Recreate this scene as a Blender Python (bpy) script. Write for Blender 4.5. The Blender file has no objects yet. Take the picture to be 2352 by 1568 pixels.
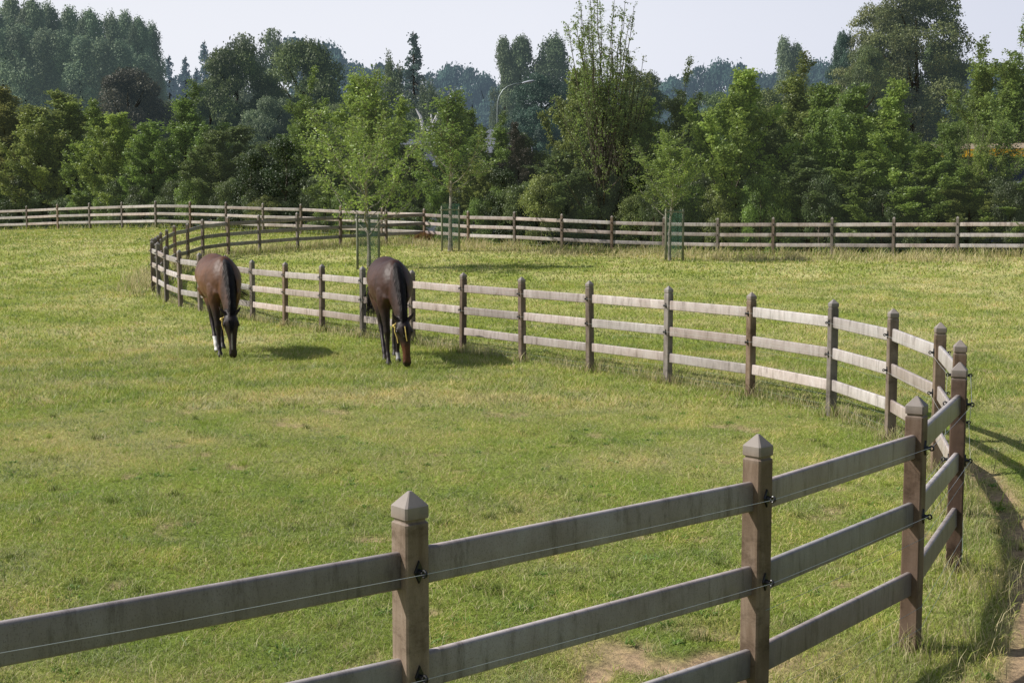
import bpy, math, random
import numpy as np
from mathutils import Vector, Matrix
PI = math.pi
R = math.radians
scn = bpy.context.scene
C = bpy.context.collection
rng = np.random.default_rng(7)
random.seed(7)

# ------------------------------------------------------------------ camera
F, TH, CZ, CX, CY = 3016.0, R(5.367), 2.3465, 1176.0, 784.0     # survey of the photo, 2352 px wide
PH = 1.4                                                          # post height
cam = bpy.data.cameras.new('camera'); camo = bpy.data.objects.new('camera', cam); C.objects.link(camo)
cam.sensor_width = 36; cam.lens = 36 * F / 2352
cam.clip_end = 5000; cam.clip_start = 0.1
camo.location = (0, 0, CZ); camo.rotation_euler = (PI / 2 - TH, 0, 0)
scn.camera = camo

def tv(v): return math.tan(TH + math.atan((v - CY) / F))
def from_top(x, vt, h=None, zb=None):
    tt = tv(vt)
    if zb is None:
        Y = PH / (tv(vt + h) - tt); zb = CZ - Y * tv(vt + h)
    else:
        Y = (CZ - zb - PH) / tt
    d = Y * math.cos(TH) + (CZ - zb - PH) * math.sin(TH)
    return np.array([(x - CX) / F * d, Y, zb])
def at(x, v, Y):
    z = CZ - Y * tv(v)
    d = Y * math.cos(TH) + (CZ - z) * math.sin(TH)
    return np.array([(x - CX) / F * d, Y, z])

# ------------------------------------------------------------------ fence survey
near = [(2.183, 7.015), (2.951, 8.599), (3.518, 10.266), (3.928, 11.994), (4.005, 13.758), (3.796, 15.478),
        (3.124, 17.086), (2.219, 18.589), (1.196, 20.020), (0.170, 21.435), (-0.861, 22.850), (-1.854, 24.289),
        (-2.925, 25.691), (-3.937, 27.130), (-4.948, 28.573), (-5.944, 30.027)]
loop = [from_top(942, 1127, zb=0), from_top(1742, 997, zb=0)] + [np.array([x, y, 0.]) for x, y in near]
_Y = (CZ - PH * .848) / tv(1424); _d = _Y * math.cos(TH) + (CZ - PH * .848) * math.sin(TH)
dd = np.array([-CX / F * _d, _Y, 0]) - loop[0]
a0 = math.atan2(dd[1], dd[0])
loop.insert(0, loop[0] + 1.756 * np.array([math.cos(a0), math.sin(a0), 0]))
a0 += R(8)
loop.insert(0, loop[0] + 1.756 * np.array([math.cos(a0), math.sin(a0), 0]))
for x, t, h in [(516, 586, 139), (457.5, 579, 134.5), (412, 573.7, 131), (380, 564.6, 127.5), (362, 556, 124),
                (349, 552, 119), (351.5, 547, 113.5), (356, 543.5, 108.5), (362.5, 539.4, 104), (370, 533, 100.5), (383, 525, 97.5),
                (401, 517, 95), (430, 512, 92.5), (464, 503, 90), (523, 496.7, 88), (595, 492.8, 86), (682.7, 488, 83.5),
                (780.7, 484.5, 80.5), (886.6, 481.5, 78), (974.4, 478.3, 75.5)]:
    loop.append(from_top(x, t, h))
far = [from_top(*a) for a in [
    (-82, 478, 56), (-8, 475, 57.3), (61, 472.2, 58.5), (131.7, 468.4, 60), (205, 465.8, 61.5), (279.5, 463.2, 63), (356.8, 460.6, 65),
    (436.4, 461.5, 66), (519, 463, 67.5), (603.4, 466, 69), (690.7, 467.6, 70.2), (782.5, 471.7, 71.7), (876.7, 475.5, 73.5),
    (974.4, 478.3, 75.5), (1075.8, 484, 78), (1182, 486, 80), (1291, 490.5, 81.8), (1405.8, 495, 83.2), (1524.5, 498, 84.3),
    (1648.5, 499.5, 85.5), (1777, 499, 87), (1912, 498.5, 88.5), (2053.6, 497.7, 90.2), (2201, 497, 92), (2358, 496, 94), (2530, 495, 96)]]
for _ in range(4): far.append(far[-1] + (far[-1] - far[-2]) * .98)
loop[-1] = far[13].copy()

# ------------------------------------------------------------------ terrain
cp = [tuple(p) for p in loop] + [tuple(p) for p in far]
for x in range(-6, 7, 2):
    for y in (-2, 2, 6, 10, 14, 18):
        if x > -5 or y > 0: cp.append((x * 1.5, y, 0.))
cp += [(-12, 24, .02), (-9, 27, .05), (12, 22, .05), (8, 24, .06), (16, 30, .35), (-16, 34, .35), (6, 32, .38), (11, 30, .3)]
zl, zr = far[0][2], far[-1][2]
for x in (-120, -80, -50, -30, -10, 10, 30, 60, 100):
    for y in (85, 120, 180, 300):
        cp.append((x * y / 85., y, 1.3 + (0.35 if x < -20 else 0)))
cp += [(-40, y, z) for y, z in ((0, 0), (20, .1), (40, .8), (60, 1.2))] + [(40, y, z) for y, z in ((0, 0), (20, .2), (40, .9), (60, 1.2))]
cp = np.array(cp)
_d = np.linalg.norm(cp[:, None, :2] - cp[None, :, :2], axis=2)
_K = np.sqrt(_d**2 + 1.0) * -1
_n = len(cp)
_A = np.zeros((_n + 1, _n + 1)); _A[:_n, :_n] = _K + np.eye(_n) * -0.4 * -1 * 0 + np.eye(_n) * 0.15 * -1 * -1; _A[:_n, _n] = 1; _A[_n, :_n] = 1
_w = np.linalg.lstsq(_A, np.concatenate([cp[:, 2], [0]]), rcond=None)[0]
def ground_z(x, y):
    x = np.atleast_1d(np.asarray(x, float)); y = np.atleast_1d(np.asarray(y, float))
    out = np.empty(len(x))
    for i in range(0, len(x), 40000):
        dx = x[i:i + 40000, None] - cp[None, :, 0]; dy = y[i:i + 40000, None] - cp[None, :, 1]
        out[i:i + 40000] = -np.sqrt(dx * dx + dy * dy + 1.0) @ _w[:-1] + _w[-1]
    rr = np.hypot(x, y)
    k = np.clip((rr - 150) / 150, 0, 1)
    return out * (1 - k) + 1.3 * k
def gz(x, y): return float(ground_z(x, y)[0])

# value noise
_perm = rng.random((256, 256))
def vnoise(x, y):
    xi = np.floor(x).astype(int); yi = np.floor(y).astype(int)
    fx = x - xi; fy = y - yi
    fx = fx * fx * (3 - 2 * fx); fy = fy * fy * (3 - 2 * fy)
    g = lambda a, b: _perm[a % 256, b % 256]
    return (g(xi, yi) * (1 - fx) + g(xi + 1, yi) * fx) * (1 - fy) + (g(xi, yi + 1) * (1 - fx) + g(xi + 1, yi + 1) * fx) * fy
def fbm(x, y, o=4):
    s = 0; a = 1; t = 0
    for i in range(o):
        s = s + a * vnoise(x * 2**i + 17.3 * i, y * 2**i + 5.1 * i); t += a; a *= .55
    return s / t

# ------------------------------------------------------------------ helpers
def link(o, parent=None):
    C.objects.link(o)
    if parent is not None: o.parent = parent
    return o
def tag(o, label=None, cat=None, group=None, kind=None):
    if label: o['label'] = label
    if cat: o['category'] = cat
    if group: o['group'] = group
    if kind: o['kind'] = kind
    return o
def empty(name, loc, rz=0, label=None, cat=None, group=None):
    o = bpy.data.objects.new(name, None); o.empty_display_size = .3; C.objects.link(o)
    o.location = loc; o.rotation_euler = (0, 0, rz)
    return tag(o, label, cat, group)
def np_mesh(name, verts, faces_list, mats=(), col=None, smooth=False, attr='Col'):
    """faces_list: list of int arrays (n,k)"""
    me = bpy.data.meshes.new(name)
    verts = np.ascontiguousarray(verts, dtype=np.float32)
    me.vertices.add(len(verts)); me.vertices.foreach_set('co', verts.ravel())
    idx = np.concatenate([f.ravel() for f in faces_list]).astype(np.int32)
    tot = np.concatenate([np.full(len(f), f.shape[1]) for f in faces_list]).astype(np.int32)
    start = np.concatenate([[0], np.cumsum(tot)[:-1]]).astype(np.int32)
    me.loops.add(len(idx)); me.loops.foreach_set('vertex_index', idx)
    me.polygons.add(len(tot)); me.polygons.foreach_set('loop_start', start)
    try: me.polygons.foreach_set('loop_total', tot)
    except Exception: pass
    me.polygons.foreach_set('use_smooth', np.full(len(tot), smooth, dtype=bool))
    for m in mats: me.materials.append(m)
    if col is not None:
        a = me.color_attributes.new(attr, 'FLOAT_COLOR', 'POINT')
        c4 = np.ones((len(verts), 4), np.float32); c4[:, :3] = col
        a.data.foreach_set('color', c4.ravel())
    me.update(calc_edges=True)
    return me
class MB:
    def __init__(s): s.v = []; s.f = []
    def box(s, c, size, rz=0, M=None):
        i = len(s.v); cx, cy, cz = c; a, b, h = size[0] / 2, size[1] / 2, size[2] / 2
        cr, sr = math.cos(rz), math.sin(rz)
        for x, y, z in ((-a, -b, -h), (a, -b, -h), (a, b, -h), (-a, b, -h), (-a, -b, h), (a, -b, h), (a, b, h), (-a, b, h)):
            s.v.append((cx + x * cr - y * sr, cy + x * sr + y * cr, cz + z))
        for q in ((0, 3, 2, 1), (4, 5, 6, 7), (0, 1, 5, 4), (1, 2, 6, 5), (2, 3, 7, 6), (3, 0, 4, 7)): s.f.append([i + k for k in q])
    def tube(s, pts, rad, n=6, cap=True):
        pts = [Vector(p) for p in pts]
        if not hasattr(rad, '__len__'): rad = [rad] * len(pts)
        i0 = len(s.v); prev = None
        for k, p in enumerate(pts):
            t = (pts[min(k + 1, len(pts) - 1)] - pts[max(k - 1, 0)])
            if t.length < 1e-9: t = Vector((0, 0, 1))
            t.normalize()
            if prev is None:
                a = Vector((1, 0, 0)) if abs(t.x) < .8 else Vector((0, 1, 0))
                u = (a - t * a.dot(t)).normalized()
            else:
                u = (prev - t * prev.dot(t))
                u = u.normalized() if u.length > 1e-6 else Vector((1, 0, 0))
            prev = u; w = t.cross(u)
            for j in range(n):
                an = 2 * PI * j / n
                s.v.append(tuple(p + (u * math.cos(an) + w * math.sin(an)) * rad[k]))
        for k in range(len(pts) - 1):
            for j in range(n):
                a = i0 + k * n + j; b = i0 + k * n + (j + 1) % n
                s.f.append([a, b, b + n, a + n])
        if cap:
            s.f.append([i0 + j for j in range(n)][::-1]); e = i0 + (len(pts) - 1) * n
            s.f.append([e + j for j in range(n)])
    def rings(s, rings, cap0=True, cap1=True):
        i0 = len(s.v); n = len(rings[0])
        for r in rings: s.v += [tuple(p) for p in r]
        for k in range(len(rings) - 1):
            for j in range(n):
                a = i0 + k * n + j; b = i0 + k * n + (j + 1) % n
                s.f.append([a, b, b + n, a + n])
        if cap0: s.f.append([i0 + j for j in range(n)][::-1])
        if cap1: s.f.append([i0 + (len(rings) - 1) * n + j for j in range(n)])
    def mesh(s, name, mat, smooth=False):
        me = bpy.data.meshes.new(name); me.from_pydata(s.v, [], s.f)
        if mat: me.materials.append(mat)
        if smooth: me.polygons.foreach_set('use_smooth', [True] * len(me.polygons))
        me.update(); return me
    def build(s, name, mat, parent=None, smooth=False):
        return link(bpy.data.objects.new(name, s.mesh(name, mat, smooth)), parent)

# ------------------------------------------------------------------ materials
def newmat(name):
    m = bpy.data.materials.new(name); m.use_nodes = True; nt = m.node_tree
    b = nt.nodes['Principled BSDF']; return m, nt, b
def N(nt, t, **kw):
    n = nt.nodes.new(t)
    for k, v in kw.items():
        if k in n.inputs: n.inputs[k].default_value = v
        else: setattr(n, k, v)
    return n
def ramp(nt, fac, stops):
    r = nt.nodes.new('ShaderNodeValToRGB'); nt.links.new(fac, r.inputs[0])
    e = r.color_ramp.elements
    while len(e) < len(stops): e.new(.5)
    for k, (p, c) in enumerate(stops): e[k].position = p; e[k].color = (*c, 1)
    return r.outputs[0]
def plain(name, col, rough=.6, metal=0, noise=.0, nscale=5):
    m, nt, b = newmat(name)
    b.inputs['Base Color'].default_value = (*col, 1); b.inputs['Roughness'].default_value = rough; b.inputs['Metallic'].default_value = metal
    if noise:
        tc = N(nt, 'ShaderNodeTexCoord'); nz = N(nt, 'ShaderNodeTexNoise', Scale=nscale, Detail=6.)
        nt.links.new(tc.outputs['Object'], nz.inputs['Vector'])
        c = ramp(nt, nz.outputs[0], [(.3, tuple(v * (1 - noise) for v in col)), (.7, tuple(min(1, v * (1 + noise)) for v in col))])
        nt.links.new(c, b.inputs['Base Color'])
    return m
def wood(name, c_dark, c_mid, c_light, grain, spec=.3, rough=.6, cap=False, outer=None, streak=(26, 3, 2.5)):
    m, nt, b = newmat(name); L = nt.links
    tc = N(nt, 'ShaderNodeTexCoord'); oi = N(nt, 'ShaderNodeObjectInfo')
    mul = N(nt, 'ShaderNodeMath', operation='MULTIPLY'); mul.inputs[1].default_value = 137.0
    L.new(oi.outputs['Random'], mul.inputs[0])
    add = N(nt, 'ShaderNodeVectorMath', operation='ADD'); L.new(tc.outputs['Object'], add.inputs[0]); L.new(mul.outputs[0], add.inputs[1])
    mp = N(nt, 'ShaderNodeMapping'); mp.inputs['Scale'].default_value = grain; L.new(add.outputs[0], mp.inputs['Vector'])
    n1 = N(nt, 'ShaderNodeTexNoise', Scale=1., Detail=7., Roughness=.65, Distortion=.6); L.new(mp.outputs[0], n1.inputs['Vector'])
    n2 = N(nt, 'ShaderNodeTexNoise', Scale=2.2, Detail=5., Roughness=.6); L.new(add.outputs[0], n2.inputs['Vector'])
    n3 = N(nt, 'ShaderNodeTexNoise', Scale=60., Detail=4.); L.new(mp.outputs[0], n3.inputs['Vector'])
    mx = N(nt, 'ShaderNodeMath', operation='MULTIPLY_ADD'); mx.inputs[1].default_value = .55
    L.new(n1.outputs[0], mx.inputs[0])
    m2 = N(nt, 'ShaderNodeMath', operation='MULTIPLY'); m2.inputs[1].default_value = .45; L.new(n2.outputs[0], m2.inputs[0]); L.new(m2.outputs[0], mx.inputs[2])
    col = ramp(nt, mx.outputs[0], [(.33, c_dark), (.5, c_mid), (.66, c_light)])
    # run-off stains across the board and a fine dark grain
    mps = N(nt, 'ShaderNodeMapping'); mps.inputs['Scale'].default_value = streak; L.new(add.outputs[0], mps.inputs['Vector'])
    n4 = N(nt, 'ShaderNodeTexNoise', Scale=1., Detail=6., Roughness=.75); L.new(mps.outputs[0], n4.inputs['Vector'])
    st = ramp(nt, n4.outputs[0], [(.34, (.52, .50, .48)), (.47, (.92, .92, .92)), (.60, (1, 1, 1)), (.72, (1.18, 1.17, 1.15))])
    gr_ = ramp(nt, n3.outputs[0], [(.30, (.62, .60, .58)), (.45, (1, 1, 1))])
    ms = N(nt, 'ShaderNodeMix', data_type='RGBA', blend_type='MULTIPLY'); ms.inputs[0].default_value = 1.; L.new(col, ms.inputs[6]); L.new(st, ms.inputs[7])
    mg = N(nt, 'ShaderNodeMix', data_type='RGBA', blend_type='MULTIPLY'); mg.inputs[0].default_value = 1.; L.new(ms.outputs[2], mg.inputs[6]); L.new(gr_, mg.inputs[7])
    mo = N(nt, 'ShaderNodeMix', data_type='RGBA', blend_type='MULTIPLY'); mo.inputs[0].default_value = 1.; L.new(mg.outputs[2], mo.inputs[6]); L.new(oi.outputs['Color'], mo.inputs[7]); col = mo.outputs[2]
    # each board weathered a little differently
    br = N(nt, 'ShaderNodeMapRange'); br.inputs['To Min'].default_value = .8; br.inputs['To Max'].default_value = 1.15; L.new(oi.outputs['Random'], br.inputs[0])
    hsv = N(nt, 'ShaderNodeHueSaturation'); L.new(br.outputs[0], hsv.inputs['Value']); L.new(col, hsv.inputs['Color'])
    sat = N(nt, 'ShaderNodeMapRange'); sat.inputs['To Min'].default_value = 1.35; sat.inputs['To Max'].default_value = .6
    rr = N(nt, 'ShaderNodeMath', operation='FRACT'); mm = N(nt, 'ShaderNodeMath', operation='MULTIPLY'); mm.inputs[1].default_value = 7.31
    L.new(oi.outputs['Random'], mm.inputs[0]); L.new(mm.outputs[0], rr.inputs[0]); L.new(rr.outputs[0], sat.inputs[0]); L.new(sat.outputs[0], hsv.inputs['Saturation'])
    if cap:
        sp = N(nt, 'ShaderNodeSeparateXYZ'); L.new(tc.outputs['Object'], sp.inputs[0])
        cz = N(nt, 'ShaderNodeMapRange'); cz.inputs['From Min'].default_value = PH - .13; cz.inputs['From Max'].default_value = PH - .05; cz.inputs['To Min'].default_value = .0; cz.inputs['To Max'].default_value = .6
        L.new(sp.outputs[2], cz.inputs[0]); cm = N(nt, 'ShaderNodeMix', data_type='RGBA'); L.new(cz.outputs[0], cm.inputs[0]); L.new(hsv.outputs[0], cm.inputs[6]); cm.inputs[7].default_value = (.33, .305, .285, 1)
        L.new(cm.outputs[2], b.inputs['Base Color'])
    elif outer:          # outer face of every board coloured darker grey to deepen its shade
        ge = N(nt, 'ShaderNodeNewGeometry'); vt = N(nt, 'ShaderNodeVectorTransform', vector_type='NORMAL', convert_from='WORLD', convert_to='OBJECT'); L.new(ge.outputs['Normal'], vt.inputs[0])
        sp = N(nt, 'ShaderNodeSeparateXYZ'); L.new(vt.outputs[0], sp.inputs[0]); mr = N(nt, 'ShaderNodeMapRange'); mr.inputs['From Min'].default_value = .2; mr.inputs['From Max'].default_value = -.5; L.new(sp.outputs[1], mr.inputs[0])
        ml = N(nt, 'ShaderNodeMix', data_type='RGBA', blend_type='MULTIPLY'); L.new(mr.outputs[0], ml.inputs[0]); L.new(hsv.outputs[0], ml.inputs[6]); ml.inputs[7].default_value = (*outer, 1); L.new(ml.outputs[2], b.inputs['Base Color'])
    else: L.new(hsv.outputs[0], b.inputs['Base Color'])
    b.inputs['Roughness'].default_value = rough; b.inputs['Specular IOR Level'].default_value = spec
    bp = N(nt, 'ShaderNodeBump', Strength=.25, Distance=.004); L.new(n1.outputs[0], bp.inputs['Height']); L.new(bp.outputs[0], b.inputs['Normal'])
    return m
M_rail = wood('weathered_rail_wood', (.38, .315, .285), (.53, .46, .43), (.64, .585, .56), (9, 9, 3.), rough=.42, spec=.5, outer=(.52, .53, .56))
M_railfar = wood('pale_rail_wood', (.38, .315, .285), (.53, .46, .43), (.64, .585, .56), (9, 9, 3.), rough=.42, spec=.5)  # same wood without the darkened outer face, for the sunlit far fence
M_post = wood('post_hardwood', (.115, .088, .070), (.21, .17, .14), (.33, .285, .25), (14, 14, 2.2), cap=True, streak=(5, 5, 9))
M_stake = wood('stake_wood', (.13, .14, .10), (.22, .23, .17), (.32, .32, .26), (12, 12, 2))
M_black = plain('black_plastic', (.012, .012, .013), .35)
M_wire = plain('wire_metal', (.55, .58, .56), .35, .3)
M_gwire = plain('green_wire', (.28, .36, .33), .4, .3)
M_bark = plain('bark', (.10, .085, .065), .9, 0, .5, 9)
M_barkpale = plain('pale_bark', (.28, .25, .21), .9, 0, .5, 9)
M_birch = plain('birch_bark', (.62, .60, .57), .8, 0, .3, 6)

def foliage(name, trans=.35, rough=.42, spec=.45, haze=None):
    m, nt, b = newmat(name); L = nt.links
    at_ = N(nt, 'ShaderNodeAttribute', attribute_name='Col'); oi = N(nt, 'ShaderNodeObjectInfo')
    mul = N(nt, 'ShaderNodeMix', data_type='RGBA', blend_type='MULTIPLY'); mul.inputs[0].default_value = 1
    L.new(at_.outputs['Color'], mul.inputs[6]); L.new(oi.outputs['Color'], mul.inputs[7])
    L.new(mul.outputs[2], b.inputs['Base Color']); b.inputs['Roughness'].default_value = rough; b.inputs['Specular IOR Level'].default_value = spec
    tr = N(nt, 'ShaderNodeBsdfTranslucent')
    g = N(nt, 'ShaderNodeHueSaturation', Value=1.25, Saturation=1.0, Hue=.495); L.new(mul.outputs[2], g.inputs['Color']); L.new(g.outputs[0], tr.inputs['Color'])
    mix = N(nt, 'ShaderNodeMixShader'); mix.inputs[0].default_value = trans
    L.new(b.outputs[0], mix.inputs[1]); L.new(tr.outputs[0], mix.inputs[2])
    out = nt.nodes['Material Output']; L.new(mix.outputs[0], out.inputs['Surface'])
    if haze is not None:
        em = N(nt, 'ShaderNodeEmission'); em.inputs[0].default_value = (*haze[:3], 1); em.inputs[1].default_value = haze[3]  # faint glow added to the leaves stands in for haze in the air
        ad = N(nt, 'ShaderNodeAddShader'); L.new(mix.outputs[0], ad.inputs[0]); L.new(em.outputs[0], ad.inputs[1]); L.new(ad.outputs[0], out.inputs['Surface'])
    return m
M_leaf = foliage('leaves', .4, .42, .45, (.36, .43, .33, .032))  # near leaves glow slightly too, lifting the dark parts of the belt
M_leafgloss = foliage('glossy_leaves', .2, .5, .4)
M_leafmid = foliage('leaves_light_haze_glow', .3, .5, .3, (.30, .40, .46, .05))
M_leaffar = foliage('leaves_haze_glow', .3, .6, .2, (.36, .46, .52, .085))
M_leaffar2 = foliage('leaves_deep_haze_glow', .3, .7, .1, (.38, .50, .66, .16))
M_grass = foliage('grass_blades', .35, .5, .3)
# ------------------------------------------------------------------ world and sun
SUN_EL, SUN_AZ = R(41.5), R(-90)       # azimuth from +Y (away from the camera) towards +X; the sun stands to the left
w = bpy.data.worlds.new('World'); scn.world = w; w.use_nodes = True
bg = w.node_tree.nodes['Background']; sky = w.node_tree.nodes.new('ShaderNodeTexSky')
sky.sky_type = 'NISHITA'; sky.sun_disc = False; sky.sun_elevation = SUN_EL; sky.sun_rotation = SUN_AZ
sky.air_density = 1.0; sky.dust_density = 1.2; sky.ozone_density = 1.0; sky.altitude = 50
# bright summer haze low in the sky, paler on the sun's side, over the clear Nishita sky above
wt = w.node_tree; WL = wt.links.new
wtc = N(wt, 'ShaderNodeTexCoord'); sep = N(wt, 'ShaderNodeSeparateXYZ'); WL(wtc.outputs['Generated'], sep.inputs[0])
hz = N(wt, 'ShaderNodeMapRange', interpolation_type='SMOOTHSTEP'); WL(sep.outputs[2], hz.inputs[0])
hz.inputs['From Min'].default_value = .12; hz.inputs['From Max'].default_value = .50; hz.inputs['To Min'].default_value = .97; hz.inputs['To Max'].default_value = .13
ax = N(wt, 'ShaderNodeMapRange'); WL(sep.outputs[0], ax.inputs[0]); ax.inputs['From Min'].default_value = -.7; ax.inputs['From Max'].default_value = 1.0
hc = ramp(wt, ax.outputs[0], [(.0, (9.0, 9.1, 9.5)), (.42, (8.5, 8.7, 9.5)), (.62, (7.2, 7.5, 8.6)), (1., (2.2, 2.6, 3.6))])
wm_ = N(wt, 'ShaderNodeMix', data_type='RGBA'); WL(hz.outputs[0], wm_.inputs[0]); WL(sky.outputs[0], wm_.inputs[6])
ay = N(wt, 'ShaderNodeMapRange'); WL(sep.outputs[1], ay.inputs[0]); ay.inputs['From Min'].default_value = -.3; ay.inputs['From Max'].default_value = .85; ay.inputs['To Min'].default_value = .55
hm = N(wt, 'ShaderNodeVectorMath', operation='SCALE'); WL(hc, hm.inputs[0]); WL(ay.outputs[0], hm.inputs['Scale']); WL(hm.outputs[0], wm_.inputs[7])
WL(wm_.outputs[2], bg.inputs['Color']); bg.inputs['Strength'].default_value = .10
sl = bpy.data.lights.new('sun', 'SUN'); sl.energy = 5.0; sl.angle = R(.6); sl.color = (1, .955, .89)
so = bpy.data.objects.new('sun', sl); C.objects.link(so)
SD = Vector((math.cos(SUN_EL) * math.sin(SUN_AZ), math.cos(SUN_EL) * math.cos(SUN_AZ) - .0, math.sin(SUN_EL)))
so.rotation_euler = SD.to_track_quat('Z', 'Y').to_euler()
scn.view_settings.view_transform = 'Standard'; scn.view_settings.look = 'None'; scn.view_settings.exposure = 0

# ------------------------------------------------------------------ pasture fields shared by the ground and the grass
def seg_dist(px, py, line):
    best = np.full(px.shape, 1e9); side = np.zeros(px.shape)
    for a, b in zip(line[:-1], line[1:]):
        ax, ay = a[0], a[1]; bx, by = b[0], b[1]; dx, dy = bx - ax, by - ay; l2 = dx * dx + dy * dy
        t = np.clip(((px - ax) * dx + (py - ay) * dy) / l2, 0, 1)
        d = np.hypot(px - ax - t * dx, py - ay - t * dy)
        cr = dx * (py - ay) - dy * (px - ax)
        m = d < best; best[m] = d[m]; side[m] = np.sign(cr[m])
    return best, side       # side > 0: inside the loop paddock (left of travel direction)
far_line = [far[0] * 1] + far + [far[-1] + (far[-1] - far[-2]) * 3]
spots = []
for x, v, rx, ry in [(1600, 1492, .62, .34), (1420, 1535, .34, .2), (660, 1460, .12, .08), (850, 1235, .25, .15), (560, 1225, .2, .16),
                     (1930, 1300, .22, .2), (1900, 1120, .25, .25), (200, 1370, .25, .12), (1480, 1230, .18, .12),
                     (1900, 1190, .25, .25), (1620, 1235, .18, .15), (1310, 1190, .15, .12), (980, 1400, .15, .12), (60, 1400, .2, .14), (1670, 1180, .2, .2)]:
    t = tv(v); Y = CZ / t; spots.append((at(x, v, Y)[0], Y, rx * (1.2 if v > 1480 else .6), ry * (1.4 if v > 1480 else .6)))
def fields(px, py):
    n1 = fbm(px * .8, py * .8, 4); n2 = fbm(px * .12 + 9, py * .12 + 3, 3); n3 = fbm(px * 3.1 + 40, py * 3.1, 3)
    dl, sd = seg_dist(px, py, loop); df, sf = seg_dist(px, py, far_line)
    dry = np.clip((n1 - .42) * 1.7 + (n2 - .5) * 1.0 + .24, 0, 1)
    lush = np.clip(1 - dl / 1.5, 0, 1) * (sd > 0)
    dry = dry * (1 - .6 * lush)
    dp = np.hypot((px + 1.5) / 2.6, (py - 17.0) / .75); dry = np.maximum(dry, np.clip((1.3 - dp) * 1.6, 0, 1) * (.55 + .9 * n3))       # dry strip in mid field
    # long straw in front of the far fence, on the right of the corner, and at the foot of the loop's back
    st = np.clip(1 - np.abs(df - 2.4) / 2.6, 0, 1) * (sf < 0) * np.clip((px + 6) / 3, 0, 1)
    dry = np.maximum(dry, st * (.55 + .7 * n1))
    beyond = (sf > 0)
    dry = np.where(beyond & (df < 3), dry * .3, dry)
    soil = np.zeros(px.shape)
    for sx, sy, rx, ry in spots:
        dd_ = np.hypot((px - sx) / rx, (py - sy) / ry); soil = np.maximum(soil, np.clip(1.5 - dd_, 0, 1) * np.clip((n3 - (.30 if rx > .6 else .36)) * 5, 0, 1))
    # trodden track outside the loop fence
    pth = np.abs(dl - .95 - .25 * (n1 - .5)); out = (sd < 0) & (py < 13.5) & (px > 2.4) & (py > 3)
    pl = np.array([[(x - CX) / F * (CZ / tv(v) * math.cos(TH) + CZ * math.sin(TH)), CZ / tv(v)] for x, v in ((2215, 1062), (2262, 1092), (2312, 1150), (2352, 1240), (2365, 1330), (2375, 1430), (2350, 1568), (2300, 1700))])
    pd, _ = seg_dist(px, py, pl)
    soil = np.maximum(soil, np.clip(1.3 - pd / .20, 0, 1) * np.clip((n3 - .22) * 3.2, 0, 1) * (sd < 0))
    soil = np.maximum(soil, np.clip((fbm(px * 2.3 + 70, py * 2.3 + 7, 4) - .70) * 10, 0, .7) * (py < 30))
    return dry, soil, n1, n2, n3, dl, sd, df, sf

GREEN = np.array([.350, .410, .090]); GREEN2 = np.array([.250, .325, .066]); STRAW = np.array([.66, .58, .32]); STRAW2 = np.array([.50, .46, .18])
SOIL = np.array([.40, .29, .18])
# ground sheet
ys = np.concatenate([[-1500, -400, -100, -30, -8, -2, 2, 3.5], np.arange(4.5, 16, .085), np.arange(16, 34, .2), np.arange(34, 80, .5), np.geomspace(80, 3000, 26)])
us = np.concatenate([-np.geomspace(40, .66, 22), np.linspace(-.64, .64, 420), np.geomspace(.66, 40, 22)])
UU, YY = np.meshgrid(us, ys)
XX = UU * np.maximum(np.abs(YY) * .85 + 4, 6)
gx, gy = XX.ravel(), YY.ravel()
gzv = ground_z(gx, gy)
dry, soil, n1, n2, n3, dl, sd, df, sf = fields(gx, gy)
gzv = gzv + (fbm(gx * 1.7, gy * 1.7, 3) - .5) * .05 * (gy < 60) - .03 * soil
nr, nc = XX.shape
ii = np.arange(nr * nc).reshape(nr, nc)
quads = np.stack([ii[:-1, :-1], ii[:-1, 1:], ii[1:, 1:], ii[1:, :-1]], -1).reshape(-1, 4)
base = (GREEN2[None] * .8 * (1 - dry[:, None]) + STRAW2[None] * .75 * dry[:, None])
base = base * (.75 + .5 * n3[:, None])
fb = np.clip((gy - 14) / 20, 0, 1)[:, None]
full = (GREEN[None] * .85 * (1 - .8 * dry[:, None]) + (STRAW * .6 + STRAW2 * .4)[None] * .75 * dry[:, None]) * (.8 + .4 * n1[:, None])
base = base * (1 - fb) + full * fb
base = base * (1 - soil[:, None]) + SOIL[None] * (.7 + .5 * n3[:, None]) * soil[:, None]
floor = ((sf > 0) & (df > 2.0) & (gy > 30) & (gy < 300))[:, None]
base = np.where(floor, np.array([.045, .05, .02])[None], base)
m, nt, b = newmat('pasture_ground')
a_ = N(nt, 'ShaderNodeAttribute', attribute_name='Col'); tc = N(nt, 'ShaderNodeTexCoord')
nz = N(nt, 'ShaderNodeTexNoise', Scale=22., Detail=8., Roughness=.7); nt.links.new(tc.outputs['Object'], nz.inputs['Vector'])
rp = ramp(nt, nz.outputs[0], [(.3, (.45, .45, .45)), (.5, (1, 1, 1)), (.72, (1.6, 1.55, 1.4))])
mu = N(nt, 'ShaderNodeMix', data_type='RGBA', blend_type='MULTIPLY'); mu.inputs[0].default_value = 1
nt.links.new(a_.outputs['Color'], mu.inputs[6]); nt.links.new(rp, mu.inputs[7]); nt.links.new(mu.outputs[2], b.inputs['Base Color'])
b.inputs['Roughness'].default_value = 1; b.inputs['Specular IOR Level'].default_value = 0
bp = N(nt, 'ShaderNodeBump', Strength=.8, Distance=.03); nt.links.new(nz.outputs[0], bp.inputs['Height']); nt.links.new(bp.outputs[0], b.inputs['Normal'])
go = link(bpy.data.objects.new('pasture_ground', np_mesh('pasture_ground', np.stack([gx, gy, gzv], 1), [quads], [m], base, True)))
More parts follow.
